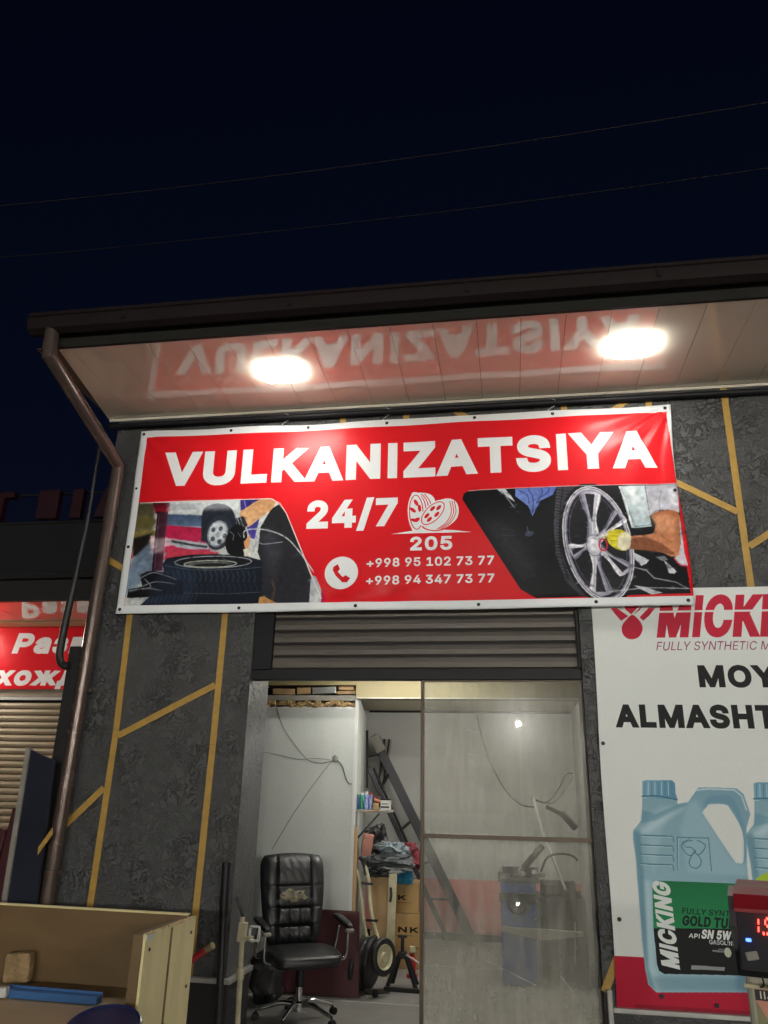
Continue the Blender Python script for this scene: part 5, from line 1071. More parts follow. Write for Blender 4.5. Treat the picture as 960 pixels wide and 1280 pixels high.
def carton(name, p0, p1, label, txt=None, y0=2.9, dy=.35, xo=.10, group='cardboard boxes stacked at the back'):
    """closed carton between front-face corners p0 (x, z low) and p1"""
    x0, z0, x1, z1 = p0[0], p0[1], p1[0], p1[1]
    t = empty(name, ((x0+x1)/2, y0+dy/2, z0), label, 'box', group)
    MB().box(x0, y0, z0, x1, y0+dy, z1-.004, .003).build('carton', M['kraft'], t)
    MB().obox(((x0+x1)/2, y0+dy*.25, z1), (x1-x0-.004, dy*.48, .005), RX(-1.5)).build('flap', M['kraft'], t)
    MB().obox(((x0+x1)/2, y0+dy*.75, z1), (x1-x0-.004, dy*.48, .005), RX(1)).build('flap', M['kraft'], t)
    MB().box((x0+x1)/2-.025, y0-.0015, z1-.09, (x0+x1)/2+.025, y0-.0006, z1-.006).build('tape', M['wood'], t)
    if txt:
        c = Canvas(x1-x0, z1-z0, 500, (176, 144, 96)); W, H = x1-x0, z1-z0
        c.text(txt, xo, H*.42, H*.17, .20, (30, 24, 20), bold=.09)
        c.line([(.08, H*.33), (W*.8, H*.33)], .004, (70, 56, 40))
        mb = MB(); mb.grid(lambda u, v: (x0+.003+u*(W-.006), y0-.0004, z0+.003+v*(H-.010)), 1, 1); uvl = mb.b.loops.layers.uv.new('uv')
        for fc in mb.b.faces:
            for lp in fc.loops: lp[uvl].uv = ((lp.vert.co.x-x0)/W, (lp.vert.co.z-z0)/H)
        me = bpy.data.meshes.new('label'); mb.b.to_mesh(me); mb.b.free(); me.materials.append(printed('carton_print', c, .75, spec=.3)); link('printed_face', me, None, t)
    return t
a0, a1 = Vector((-1.3753, 2.5500, 0.2000)), Vector((-1.1832, 2.5500, 0.8591))
carton('cardboard_box', (a0.x, .013), (a1.x, a1.z), 'tall plain cardboard box with clothes heaped on top', None, 2.55, .45)
zs = [Vector(AY(507, q, 2.9)).z for q in (1229, 1195, 1141, 1104)]
xl, xr = Vector((-1.2685, 2.9000, 0.4953)).x, Vector((-0.9269, 2.9000, 0.5095)).x
zz = [.013, max(.2, zs[1]), zs[2], zs[3]]
carton('cardboard_box', (xl, zz[0]), (xr, zz[1]-.003), 'plain cardboard box at the bottom of the right stack')
carton('cardboard_box', (xl+.01, zz[1]), (xr-.01, zz[2]-.003), 'cardboard box lettered NK in the middle of the right stack', 'NK')
carton('cardboard_box', (xl-.012, zz[2]), (xr-.03, zz[3]), 'cardboard box with the letter K on top of the right stack', 'NK', xo=.0)
pl = Vector((-1.1689, 2.5000, 0.4824))
MB().obox((pl.x, 2.5, .445), (.075, .03, .86), RY(1.5), .003).build('grey_plank', M['cream_metal'], None, label='upright greyish green plank between the tall box and the NK boxes', cat='plank')
MB().tube(arc([(pl.x-.01, 2.47, .64), (pl.x+.0, 2.46, .70), (pl.x-.005, 2.47, .76)], 3), .012, 8).build('black_hook', M['rubber'], None, True, label='black handle hanging on the upright greyish green plank', cat='handle')

# clothes and bags heaped on the boxes
from mathutils import noise
def cloth(name, c, r, col, label, seed, cat='clothes', e=.9, rough=.8):
    def ff(p):
        q = Vector((p.x/r[0], p.y/r[1], p.z/r[2])); o = Vector((seed*7.3, seed*3.1, seed))
        k = 1+.34*(1-2.2*abs(noise.noise(q*1.25+o)))+.20*(1-2.6*abs(noise.noise(q*2.9+o*2)))-.24
        w_ = noise.noise_vector(q*.9+o)*.35
        p2 = Vector((p.x*k+w_.x*r[0], p.y*k, p.z*k+w_.z*r[2]*.8))
        if q.z < 0: p2.z -= .35*r[2]*abs(q.x)
        return p2
    return MB().blob(c, *r, e, 72, 44, ff).build(name, mat(name+'_cloth', col, rough, var=.4, vs=9, bump=.4, bs=30), None, True, label=label, cat=cat, group='clothes heaped on the boxes')
cloth('grey_jacket', (-1.2037, 2.6200, 0.9798), (.23, .13, .055), (.10, .11, .12), 'dark grey jacket draped over the cardboard boxes', 1)
cloth('pale_blue_shirt', (-1.1988, 2.6800, 1.0911), (.15, .10, .06), (.27, .33, .36), 'crumpled pale blue shirt on top of the clothes heap', 2)
cloth('dark_red_cloth', (-1.0444, 2.8500, 1.0125), (.10, .08, .10), (.16, .015, .025), 'dark red cloth behind the pale blue shirt', 5)
cloth('black_bag', (-1.3809, 2.8000, 1.1600), (.105, .10, .12), (.012, .012, .014), 'bunched black bag under the wall shelf', 3, 'bag', .8, .4)
cloth('white_paper', (-1.2541, 2.5500, 0.8986), (.14, .07, .03), (.6, .6, .58), 'crumpled white sheet poking from under the grey jacket', 8, 'paper')
cloth('baseball_cap', (-1.2893, 2.4800, 0.8892), (.10, .07, .035), (.012, .012, .014), 'black cap lying on the tall cardboard box', 9, 'cap', .8, .5)
cloth('blue_bag', (-1.0985, 2.8500, 0.8216), (.09, .08, .05), (.03, .26, .46), 'bright blue plastic bag on the NK boxes', 12, 'bag', .8, .3)
MB().obox((-1.4429, 2.6500, 1.1144), (.10, .14, .20), RY(8) @ RZ(12), .006).build('pink_folder', mat('pink_card', (.55, .24, .19), .6), None, label='pinkish orange folder standing beside the bunched black bag', cat='folder')

# shelf on the side wall with cans
shf = empty('wall_shelf', (-1.3400, 2.1500, 1.4355), 'small dark shelf fixed to the corner wall above the boxes', 'shelf')
s0, s1 = Vector((-1.4892, 2.0500, 1.4405)), Vector((-1.1347, 2.2000, 1.4678))
MB().box(s0.x, 2.0, s0.z-.012, s1.x, 2.32, s0.z+.008, .003).build('board', M['grey_board'], shf)
MB().beam((s0.x+.015, 2.05, s0.z-.013), (s0.x+.015, 2.05, s0.z-.3), .02, .02).beam((s0.x+.02, 2.05, s0.z-.28), (s0.x+.26, 2.05, s0.z-.02), .016, .016, (0, 1, 0)).build('bracket', M['dark_metal'], shf)
zt = s0.z+.0095
def can(px, r, h, m, label, dy=0., cat='can', cap=None):
    x = Vector(AY(px, 1008, 2.08+dy)).x; y = 2.08+dy
    t = empty('spray_can', (x, y, zt), label, cat, 'cans on the wall shelf')
    MB().lathe([(0, 0), (r, 0), (r, h*.86), (r*.8, h*.93), (r*.5, h*.94), (0, h*.94)], (x, y, zt), (0, 0, 1), 20).build('body', m, t, True)
    MB().lathe([(0, h*.92), (r*.85, h*.92), (r*.85, h*1.06), (0, h*1.06)], (x, y, zt), (0, 0, 1), 16).build('cap', cap or M['white'], t, True)
mg = mat('green_label', (.05, .32, .2), .35, var=.3, vs=30); mbw = mat('blue_white_label', (.35, .4, .6), .35, col2=(.04, .08, .3), vs=26); mo_ = mat('orange_plastic', (.55, .2, .06), .5)
can(446, .028, .125, mat('navy_label', (.03, .1, .26), .35, var=.5, vs=30), 'navy can with green top at the left end of the shelf', 0, 'can', mg)
can(457.5, .020, .15, mbw, 'slim blue and white spray can left of the red capped one', .02)
can(463, .018, .14, mbw, 'slim blue and white spray can with red cap on the shelf', .05, 'can', M['red'])
can(452, .024, .14, mg, 'green can behind the blue spray cans on the shelf', .13, 'can')
x = Vector((-1.1813, 2.1000, 1.5100)).x
bx = empty('parts_box', (x, 2.1, zt), 'white and black parts box at the right end of the shelf', 'box')
MB().box(x-.04, 2.05, zt, x+.045, 2.15, zt+.085, .003).build('carton', M['white'], bx); MB().box(x-.036, 2.046, zt+.02, x+.041, 2.0495, zt+.034).box(x-.03, 2.046, zt+.05, x+.03, 2.0495, zt+.058).build('print_band', M['black'], bx); MB().box(x-.042, 2.048, zt+.0855, x+.047, 2.152, zt+.10, .003).build('lid', M['black'], bx)
x = Vector((-1.2753, 2.1200, 1.4936)).x
MB().obox((x, 2.1, zt+.03), (.055, .06, .058), RZ(15), .004).build('tan_box', M['kraft'], None, label='small tan box between the spray cans and the white box', cat='box')
MB().obox((x+.02, 2.14, zt+.078), (.09, .03, .022), RY(18) @ RZ(10), .005).build('orange_tool', mo_, None, label='orange handled tool lying over the tan box on the shelf', cat='tool')
MB().blob((x-.02, 2.2, zt+.07), .07, .05, .055, .8, 16, 10, lambda p: p*(1+.2*math.sin(p.x*70)*math.sin(p.z*60))).build('dark_rag', M['maroon'], None, True, label='dark brown rag heaped at the back of the shelf', cat='rag')
MB().tube(arc([(-1.4073, 2.0200, 1.4292), (-1.3120, 1.9900, 1.4389), (-1.2225, 1.9900, 1.4480)], 3), .006, 6).build('wooden_dowel', M['wood'], None, True, label='thin wooden stick along the front edge of the shelf', cat='stick')

# ---------------------------------------------------------------- cables on the partition
def cable(name, pts, r, m, label, k=5, group=None):
    MB().tube(arc(pts, k), r, 6).build(name, m, None, True, label=label, cat='cable', group=group)
Y = 1.742
cable('wall_cable', [AY(337, 850, Y-.02), AY(342, 868, Y), AY(352, 905, Y), AY(368, 930, Y), AY(384, 949, Y), AY(400, 954, Y), AY(415, 951, Y)], .0022, M['dark_metal'], 'dark cable hanging in an arc from the ceiling across the grey partition')
cable('wall_cable', [AY(330, 940, Y), AY(350, 944, Y), AY(372, 949, Y), AY(395, 948, Y), AY(413, 950, Y)], .002, M['dark_metal'], 'thin grey cable running level from the door jamb along the partition')
cable('wall_cable', [AY(415, 951, Y-.004), AY(422, 951, Y-.006), AY(428, 958, Y-.004), AY(432, 972, Y), AY(436, 979, Y), AY(440, 980, Y)], .0042, M['rubber'], 'short thick black cable curving down to the partition corner')
cable('slanting_line', [AY(415, 951, Y-.01), AY(396, 975, Y-.008), AY(370, 1012, Y-.006), AY(340, 1062, Y-.004)], .0035, M['grey_board'], 'thin grey line slanting down the partition from the cable knot')  # thin grey line running down the partition
MB().blob(AY(419, 948, Y-.006), .028, .01, .03, .9, 10, 6).build('junction_patch', M['grey_board'], None, True, label='lumpy plaster patch where the partition cables meet', cat='patch')

# ---------------------------------------------------------------- steel boom and angle iron behind the door
bm = empty('steel_boom', (-1.2, 4.2, .0), 'long dark steel ladder boom leaning across the back corner', 'boom')
A, Bq = Vector((-1.6735, 4.2000, 2.2557)), Vector((-0.4877, 4.3500, 0.0235))
MB().beam(A, Bq, .08, .11, bev=.006).build('main_beam', M['dark_metal'], bm)
MB().beam(A-(Bq-A)*.004, A.lerp(Bq, .085), .10, .135, bev=.03).build('end_wrap', M['grey_board'], bm, True)
A2, B2 = Vector((-1.6975, 4.0000, 1.8928)), Vector((-0.7809, 4.3000, 0.0496))
MB().beam(A2, B2, .05, .05, bev=.003).build('lower_beam', M['dark_metal'], bm)
for k in (.18, .42, .62, .8):
    p, q = A.lerp(Bq, k), A2.lerp(B2, k-.03); MB().beam(p, q, .025, .025).build('rung', M['dark_metal'], bm)
MB().beam((-1.7103, 3.9500, 2.3028), (-1.6911, 3.9500, 1.6500), .025, .025).beam((-1.7013, 3.9500, 1.9996), (-1.5819, 4.1000, 2.0358), .02, .02).build('end_post', M['dark_metal'], bm)
MB().beam((-1.5264, 3.4000, 1.8584), (-1.1027, 3.9000, 0.8752), .02, .02).build('thin_rod', M['dark_metal'], None, label='thin black rod leaning below the steel boom', cat='rod')
mb = MB(); a, b_ = Vector((-1.5187, 4.3000, 2.2261)), Vector((-1.5859, 4.3000, 1.6553)); d = b_-a
mb.beam(a, b_, .012, .12, (1, 0, 0)); ai = empty('angle_iron', a[:], 'perforated grey angle iron propped upright at the back wall', 'angle iron'); mb.build('flange', M['grey_board'], ai)
mb = MB()
for k in range(12):
    for s in (-1, 1):
        p = a+d*(k+.5)/12+Vector((s*.03, -.02, 0)); mb.obox(p, (.022, .006, .05))
mb.build('slot_row', M['black'], ai)

# ---------------------------------------------------------------- tyre changer behind the glass
mc = empty('tyre_changer', (.15, 2.7, .012), 'blue tyre changing machine with black motor behind the dusty glass', 'machine')
p0, p1 = Vector((-0.1446, 2.4500, 0.0120)), Vector((0.1949, 2.4500, 0.8496))
MB().box(p0.x, 2.45, .013, p0.x+.32, 3.0, p1.z, .008).build('cabinet', M['blue'], mc)
MB().box(p0.x+.321, 2.46, .013, p0.x+.76, 2.95, p1.z-.12, .008).build('side_cabinet', M['black'], mc)
MB().box(p0.x+.37, 2.6, p1.z-.119, p0.x+.60, 2.85, p1.z+.0, .02).build('gearbox', M['dark_metal'], mc)
MB().box(p0.x-.02, 2.42, p1.z+.001, p0.x+.36, 3.02, p1.z+.03, .006).build('top_tray', M['dark_metal'], mc)
MB().box(p0.x-.02, 2.42, p1.z+.031, p0.x-.0, 3.02, p1.z+.085).box(p0.x+.01, 2.99, p1.z+.031, p0.x+.36, 3.01, p1.z+.09).build('tray_lip', M['dark_metal'], mc)
MB().box(p0.x-.012, 2.405, p1.z-.16, p0.x+.33, 2.448, p1.z-.085, .004).build('band', M['dark_metal'], mc)
MB().lathe([(.0, .03), (.02, .035), (.03, .02), (.075, .02), (.09, .0), (.09, -.02), (0, -.02)], (0.0066, 2.4200, 0.6736), (0, -1, .1), 26).build('pulley', M['dark_metal'], mc, True)
MB().lathe([(.0, .05), (.018, .05), (.022, .02), (0, .02)], (0.0066, 2.4200, 0.6736), (0, -1, .1), 14).build('pulley_nut', M['chrome'], mc, True)
MB().prism([(p0.x+.0, p1.z-.40), (p0.x+.36, p1.z-.46), (p0.x+.72, p1.z-.41), (p0.x+.72, p1.z-.38), (p0.x+.0, p1.z-.365)], 'y', 2.40, 2.95).build('work_table', M['grey_board'], mc)
MB().lathe([(0, 0), (.085, 0), (.095, .02), (.095, .22), (.085, .25), (.03, .26), (0, .26)], (0.4987, 2.5500, 0.5340), (0, 0, 1), 26).build('motor', M['black'], mc, True)
MB().box(Vector((0.3873, 2.6000, 0.5356)).x, 2.60, p1.z-.38, Vector((0.5457, 2.6000, 0.5423)).x, 2.7, p1.z+.01, .01).build('motor_mount', M['dark_metal'], mc)
MB().beam((0.0780, 2.6000, 0.9612), (0.2570, 2.5500, 1.1643), .09, .05, bev=.005).build('tool_arm', M['dark_metal'], mc)
MB().beam((0.0250, 2.6000, 0.9387), (0.2063, 2.5800, 1.1750), .012, .012).build('arm_rod', M['steel_trim'], mc)
for k, (px, py) in enumerate(((640, 1094), (652, 1092), (660, 1095), (668, 1090), (645, 1096), (676, 1094))):
    MB().obox(AY(px, py, 2.5+.03*k), (.04+.01*(k % 3), .05, .025+.01*(k % 2)), RZ(30*k), .004).build('loose_tool', M['steel_trim'] if k % 2 else M['dark_metal'], mc)
MB().tube(arc([(0.2298, 2.5000, 0.9405), (0.2944, 2.5000, 1.0651), (0.4135, 2.5000, 1.1031), (0.5291, 2.5000, 1.0863), (0.5701, 2.5000, 1.0468)], 4), .010, 8).build('air_hose', M['rubber'], mc, True)
MB().tube([(0.5105, 2.4000, 0.5547), (0.4897, 2.4000, 0.2209)], .010, 8).build('chrome_rod', M['chrome'], mc, True)
MB().box(p0.x+.38, 2.47, .3, p0.x+.70, 2.498, .36, .003).box(p0.x+.38, 2.47, .14, p0.x+.70, 2.498, .20, .003).build('drawer_rail', M['grey_board'], mc)
# ribbed hose and wires hanging over it
hp = arc([(0.1950, 2.6000, 1.5811), (0.2265, 2.6000, 1.4372), (0.2776, 2.6000, 1.2464), (0.3564, 2.6000, 1.0395), (0.4334, 2.6000, 0.8373), (0.4838, 2.6000, 0.7050)], 14)
MB().tube(hp, [.011+.004*(i % 2) for i in range(len(hp))], 10).build('ribbed_hose', M['white'], None, True, label='white ribbed hose hanging down to the blue machine', cat='hose')
MB().beam((0.3172, 2.7000, 1.5102), (0.4634, 2.6500, 1.4421), .05, .04, bev=.006).beam((0.4567, 2.6500, 1.4563), (0.5800, 2.6000, 1.3183), .07, .05, bev=.006).build('swing_arm', M['dark_metal'], None, label='dark steel swing arm jutting from the right wall behind the glass', cat='arm')
cable('hanging_wire', [(-0.4129, 4.4000, 2.5416), (-0.3607, 4.2000, 2.3163), (-0.2580, 4.0000, 1.9873), (-0.0972, 3.6000, 1.6793), (0.0673, 3.2000, 1.5218), (0.2222, 2.9000, 1.4981)], .007, M['dark_metal'], 'long thin wire drooping from the ceiling behind the glass', 6)
cable('hanging_wire', [(0.1741, 2.7000, 1.5804), (0.3152, 2.8000, 1.5460), (0.4344, 2.9000, 1.6459), (0.5451, 3.0000, 1.8180), (0.6095, 3.0000, 1.8268)], .006, M['dark_metal'], 'black wire looping up to the right wall behind the glass', 6)
cable('hanging_wire', [(0.2053, 2.7200, 1.5736), (0.3770, 2.8000, 1.5400), (0.4974, 2.9000, 1.6472), (0.6071, 3.0000, 1.7881)], .004, M['dark_metal'], 'thin wire running just below the looping black wire', 6)
tb = empty('tube_light', (-.9, 1.1, 2.9), 'white strip light fixed to the ceiling just inside the doorway', 'lamp')
MB().box(-1.55, 1.05, 2.60, -.25, 1.12, 2.625).tube([(-1.3, 1.085, 2.625), (-1.3, 1.085, 2.93)], .004, 6).tube([(-.5, 1.085, 2.625), (-.5, 1.085, 2.93)], .004, 6).build('housing', M['white'], tb)
MB().tube([(-1.5, 1.085, 2.575), (-.3, 1.085, 2.575)], .02, 14).build('tube', M['tube'], tb, True)
tb = empty('tube_light', (-.4, 2.3, 2.59), 'white strip light on the low ceiling of the back room behind the beam', 'lamp')
MB().box(-.9, 2.27, 2.535, .3, 2.33, 2.555).tube([(-.3, 2.3, 2.555), (-.3, 2.3, 2.6)], .01, 8).build('housing', M['white'], tb)
MB().tube([(-.85, 2.30, 2.520), (.25, 2.30, 2.520)], .012, 12).build('tube', M['tube2'], tb, True)

# ---------------------------------------------------------------- plywood bin in front
pbn = empty('plywood_bin', (-1.6, -2.75, 0), 'open plywood bin with worn cream side in the near left corner', 'bin')
c0, cf, cl_ = Vector((-1.1772, -2.4612, 1.1600)), Vector((-1.1813, -2.8727, 1.1600)), Vector((-1.9958, -2.4240, 1.1600))
dback = (cl_-c0).normalized(); dside = (cf-c0); Ls = dside.length; dside.normalize()
e0 = c0; e1 = c0+dback*2.0
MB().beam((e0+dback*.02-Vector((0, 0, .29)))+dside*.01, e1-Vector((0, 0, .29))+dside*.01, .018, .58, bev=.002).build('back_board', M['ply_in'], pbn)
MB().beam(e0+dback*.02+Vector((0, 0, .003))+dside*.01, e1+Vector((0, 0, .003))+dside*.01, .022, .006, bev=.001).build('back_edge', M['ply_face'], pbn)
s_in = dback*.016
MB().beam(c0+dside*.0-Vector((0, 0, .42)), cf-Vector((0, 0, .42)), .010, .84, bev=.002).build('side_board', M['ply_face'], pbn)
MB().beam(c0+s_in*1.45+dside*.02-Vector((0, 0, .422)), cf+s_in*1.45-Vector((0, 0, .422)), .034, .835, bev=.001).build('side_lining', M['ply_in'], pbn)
zt2 = .915
nrm = Vector((-dside.y, dside.x, 0)); nrm = nrm if nrm.x > 0 else -nrm
for f_, w_, m_ in ((.52, .012, 'ply_in'),):
    p = c0+dside*Ls*f_+nrm*.0062; MB().beam(p-Vector((0, 0, .01)), p-Vector((0, 0, .8)), w_, .002, nrm[:]).build('batten', M[m_], pbn)
for f_, dz in ((.1, .05), (.92, .05), (.1, .22), (.92, .25), (.5, .3)):
    p = c0+dside*Ls*f_+nrm*.006-Vector((0, 0, dz)); MB().lathe([(0, 0), (.006, 0), (.005, .003), (0, .003)], p, nrm, 10).build('screw_head', M['dark_metal'], pbn, True)
p = cf+nrm*.007-dside*.03-Vector((0, 0, .012)); MB().obox(p, (.055, .004, .018), RZ(math.degrees(math.atan2(dside.y, dside.x)))).build('tape_scrap', M['white'], pbn)
rp = random.Random(2); mb = MB()
for i in range(34):
    q_ = rp.random(); p = c0+dside*Ls*q_+nrm*.0055-Vector((0, 0, .001)); mb.blob(p, .004+.006*rp.random(), .003, .002+.004*rp.random(), .9, 6, 4)
mb.build('chipped_edge', M['ply_top'], pbn, kind='stuff')
MB().beam(c0+dback*.03+dside*.45-Vector((0, 0, 1.16-zt2+.01)), e1+dside*.45-Vector((0, 0, 1.16-zt2+.01)), .86, .018).build('shelf_board', M['ply_top'], pbn)
for q in (.02, .8):
    for w_ in (.06, 1.9):
        p = c0+dback*w_+dside*q; MB().box(p.x-.025, p.y-.025, 0, p.x+.025, p.y+.025, zt2-.022).build('leg', M['ply_in'], pbn)
bl = Vector((-1.8278, -2.5000, 0.8838)); bp = e0+dback*((e0-bl).length if False else abs(bl.x-e0.x))
by = bp.y-.07
MB().obox((bl.x+.004, by, zt2+.052), (.098, .05, .10), RY(-2) @ RZ(6), .012).build('brick_chunk', mat('tan_block', (.42, .29, .15), .85, col2=(.2, .13, .06), vs=24, bump=1, bs=70), None, True, label='small tan brick standing against the back board of the plywood bin', cat='brick')
q0, q1 = Vector(AZ(2, 1247, zt2)), Vector(AZ(120, 1257, zt2))
MB().beam(q0+Vector((0, .02, .012)), q1+Vector((0, .02, .012)), .035, .024, bev=.002).beam(q0+Vector((0, .036, .026)), q1+Vector((0, .036, .026)), .004, .012).build('blue_strip', mat('blue_plastic', (.04, .13, .34), .5), None, label='bright blue plastic strip lying on the bin shelf', cat='strip')
MB().obox(Vector(AZ(2, 1240, zt2+.02)), (.04, .03, .03), RZ(10), .003).build('white_scrap', M['white'], None, label='little white block at the left end of the blue strip', cat='block')
dc = Vector(AZ(127, 1296, zt2))
dl = empty('round_dish', dc[:], 'dark blue round dish standing in the plywood bin', 'dish')
MB().lathe([(0, -.012), (.098, -.012), (.108, .0), (.11, .006), (.105, .010), (.10, .004), (0, .0)], (dc.x, dc.y, zt2+.001+.02), (.04, -.30, 1), 48).build('dish', mat('dark_blue_enamel', (.02, .025, .09), .22, var=.4, vs=6, bump=.03), dl, True)

# ---------------------------------------------------------------- tyre inflator at the near right
LOCAL[0] = True
g0 = Vector((0.4365, -3.7000, 1.3475))
inf = empty('tyre_inflator', (g0.x+.004, -3.7, g0.z*.26-.02), 'tyre inflator with red hood and glowing red digits in the near right corner', 'inflator', rz=math.radians(-17))
z1 = g0.z; inf.scale = (.74, .74, .74)
MB().box(-.010, .0, .35, .29, .22, z1-.045, .012).build('body', mat('olive_body', (.40, .38, .29), .5, var=.2, vs=8, bump=.1), inf)
MB().prism([(-.02, z1-.06), (-.045, z1+.0), (-.03, z1+.06), (.01, z1+.12), (.20, z1+.12), (.24, z1-.05)], 'x', -.025, .31).build('head', M['black'], inf)
# sloping face with display
def face(u, v): return Vector((-.012+u*.31, -.052+.035*v-.004, z1-.035+v*.10))
MB().obox((.143, -.045, z1+.035), (.315, .010, .150), RX(-14), .006).build('bezel', mat('glossy_black', (.03, .03, .036), .16, bump=.01, coat=.5), inf)
MB().prism([(-.085, z1+.098), (-.085, z1+.106), (-.06, z1+.138), (.02, z1+.150), (.21, z1+.152), (.21, z1+.142), (.02, z1+.139), (-.05, z1+.128), (-.072, z1+.099)], 'x', -.012, .33).build('hood', mat('red_hood', (.28, .012, .02), .4, var=.3, vs=8, bump=.05), inf)
MB().prism([(-.086, z1+.064), (-.062, z1+.132), (.02, z1+.150), (.1, z1+.10), (.02, z1+.01), (-.04, z1+.0)], 'x', -.026, -.0125).build('hood_cheek', mat('grey_cheek', (.06, .06, .065), .35, bump=.05), inf)
dig = glow('red_digits', (1, .03, .02), 6.0)
SEG = {'1': 'bc', '9': 'abcdfg', '3': 'abcdg', '.': 'p'}
def seg(ch, x, z, w, h):
    mb = MB(); t = .006
    B_ = {'a': (x, z+h, x+w, z+h), 'b': (x+w, z+h/2, x+w, z+h), 'c': (x+w, z, x+w, z+h/2), 'd': (x, z, x+w, z), 'e': (x, z, x, z+h/2), 'f': (x, z+h/2, x, z+h), 'g': (x, z+h/2, x+w, z+h/2), 'p': (x, z, x+.004, z)}
    for k in SEG[ch]:
        a0, b0, a1, b1 = B_[k]; sl = .1
        yy = lambda zz: -.0525+(zz-z1-.035)*.25
        s_ = .003
        if a0 == a1: b0 += s_; b1 -= s_
        elif k != 'p': a0 += s_; a1 -= s_
        mb.beam((a0+(b0-z)*sl, yy(b0)-.002, b0), (a1+(b1-z)*sl+1e-4, yy(b1)-.002, b1), .003 if a0 == a1 else t, t if a0 == a1 else .003, (0, 1, 0) if a0 != a1 else (0, 1, 0))
    mb.build('digit', dig, inf)
seg('1', .022, z1+.048, .016, .034); seg('.', .048, z1+.048, .016, .034); seg('9', .054, z1+.048, .020, .034); seg('3', .084, z1+.048, .020, .034)
MB().obox((.012, -.0545, z1+.030), (.013, .006, .008), RX(-14), .002).build('blue_light', glow('blue_led', (.05, .12, 1), 3), inf)
MB().obox((.016, -.062, z1-.005), (.03, .006, .020), RX(-14) @ RY(-12), .003).build('button', M['grey_board'], inf)
for k in range(4): MB().obox((.09+.034*k, -.064, z1-.012), (.024, .005, .008), RX(-14), .002).build('key', M['dark_metal'], inf)
c3 = Canvas(.24, .12, 900, (196, 130, 112))
c3.poly([(0, .08), (.24, .08), (.24, .108), (0, .108)], (28, 24, 22)); c3.text('IIJ SNII BIS', .012, .084, .02, .16, (214, 206, 190), bold=.03)
c3.poly([(0, 0), (.06, 0), (.02, .04), (0, .08)], (128, 124, 88), smooth=False)
mb = MB(); mb.grid(lambda u, v: (.008+u*.24, -.0012, z1-.185+v*.105), 1, 1); uvl = mb.b.loops.layers.uv.new('uv')
for fc, uv in zip(mb.b.faces, [((0, 0), (1, 0), (1, 1), (0, 1))]):
    for lp in fc.loops: lp[uvl].uv = ((lp.vert.co.x-.008)/.24, (lp.vert.co.z-z1+.185)/.105)
me = bpy.data.meshes.new('sticker'); mb.b.to_mesh(me); mb.b.free(); me.materials.append(printed('sticker_print', c3, .5)); link('sticker', me, None, inf)
MB().box(-.016, -.012, z1-.088, .296, .0, z1-.078, .002).build('ledge', M['cream_metal'], inf)
MB().tube(arc([(.028, -.015, z1-.052), (.033, -.03, z1-.058), (.033, -.028, z1-.075), (.025, -.015, z1-.082)], 4), .0025, 6).build('hook', M['black'], inf, True)
MB().tube(arc([(.045, -.03, z1-.076), (.065, -.045, z1-.083), (.09, -.05, z1-.070), (.095, -.035, z1-.055)], 5), .007, 10).build('air_chuck', M['chrome'], inf, True)
MB().box(.07, .08, -.36, .21, .16, .35).build('stand', M['dark_metal'], inf)
LOCAL[0] = False

# ---------------------------------------------------------------- the shop next door
nb_ = empty('neighbour_shop', (-6.5, 3, 0), 'neighbouring shop with lit soffit and beige roller shutter left of the downpipe', 'building')
mdark = mat('night_wall', (.004, .005, .009), .7, bump=.1)
MB().box(-12, 3.0, 0, -3.6, 3.3, 4.3).build('wall', mat('neighbour_wall', (.30, .26, .2), .7), nb_)
for k in range(14):
    x = -11+.5*k
    MB().box(x+.003, 1.72, 3.40, x+.497, 2.99, 3.412).build('soffit_panel', M['pvc'], nb_)
for k in range(9): MB().box(-9.6+.8*k, 2.62, 3.384, -8.804+.8*k, 2.98, 3.3985, .002).build('lit_soffit_trim', mat('lit_pale_trim', (.72, .62, .36), .5) if k == 0 else bpy.data.materials['lit_pale_trim'], nb_)  # pale trim that also stands in for the brightly lit inner soffit
MB().box(-12, 1.66, 3.40, -3.8, 1.715, 3.62).build('fascia', mat('neighbour_fascia', (.016, .014, .013), .6), nb_)
MB().box(-12, 1.60, 3.625, -3.8, 1.70, 3.66).build('gutter_lip', M['fascia'], nb_)
MB().prism([(1.62, 3.665), (4.5, 4.6), (4.5, 4.65), (1.62, 3.70)], 'x', -12, -3.8).build('roof', mdark, nb_)
MB().box(-12, 1.75, 3.705, -3.8, 1.78, 4.28).build('parapet', mdark, nb_)
MB().box(-12, 1.74, 4.285, -3.8, 1.78, 4.305).build('sign_rail', M['fascia'], nb_); MB().box(-12, 1.76, 4.62, -3.8, 1.78, 4.64).build('sign_rail', M['fascia'], nb_)
mr = mat('unlit_red_letter', (.028, .002, .007), .5, bump=.05)
for px, w_, ch_ in ((-5.95, .30, 'I'), (-5.40, .26, 'T'), (-5.02, .30, 'K'), (-4.62, .12, 'I'), (-4.32, .24, 'T')):
    pass
def letter(ch, x, w_):
    z0, z1_, y0, y1 = 4.31, 4.64, 1.66, 1.735; mb = MB(); t = w_*.42
    if ch == 'I': mb.box(x, y0, z0, x+w_, y1, z1_)
    elif ch == 'T': mb.box(x+w_/2-t/2, y0, z0, x+w_/2+t/2, y1, z1_-.07).box(x, y0, z1_-.069, x+w_, y1, z1_)
    elif ch == 'A': mb.prism([(x, z0), (x+t, z0), (x+w_/2, z1_-.12), (x+w_-t, z0), (x+w_, z0), (x+w_*.64, z1_), (x+w_*.36, z1_)], 'y', y0, y1)
    mb.build('sign_letter', mr, nb_)
for ch_, x, w_ in (('T', -5.72, .40), ('I', -5.02, .24), ('I', -4.62, .12), ('A', -4.34, .26), ('T', -6.4, .45)): letter(ch_, x, w_)
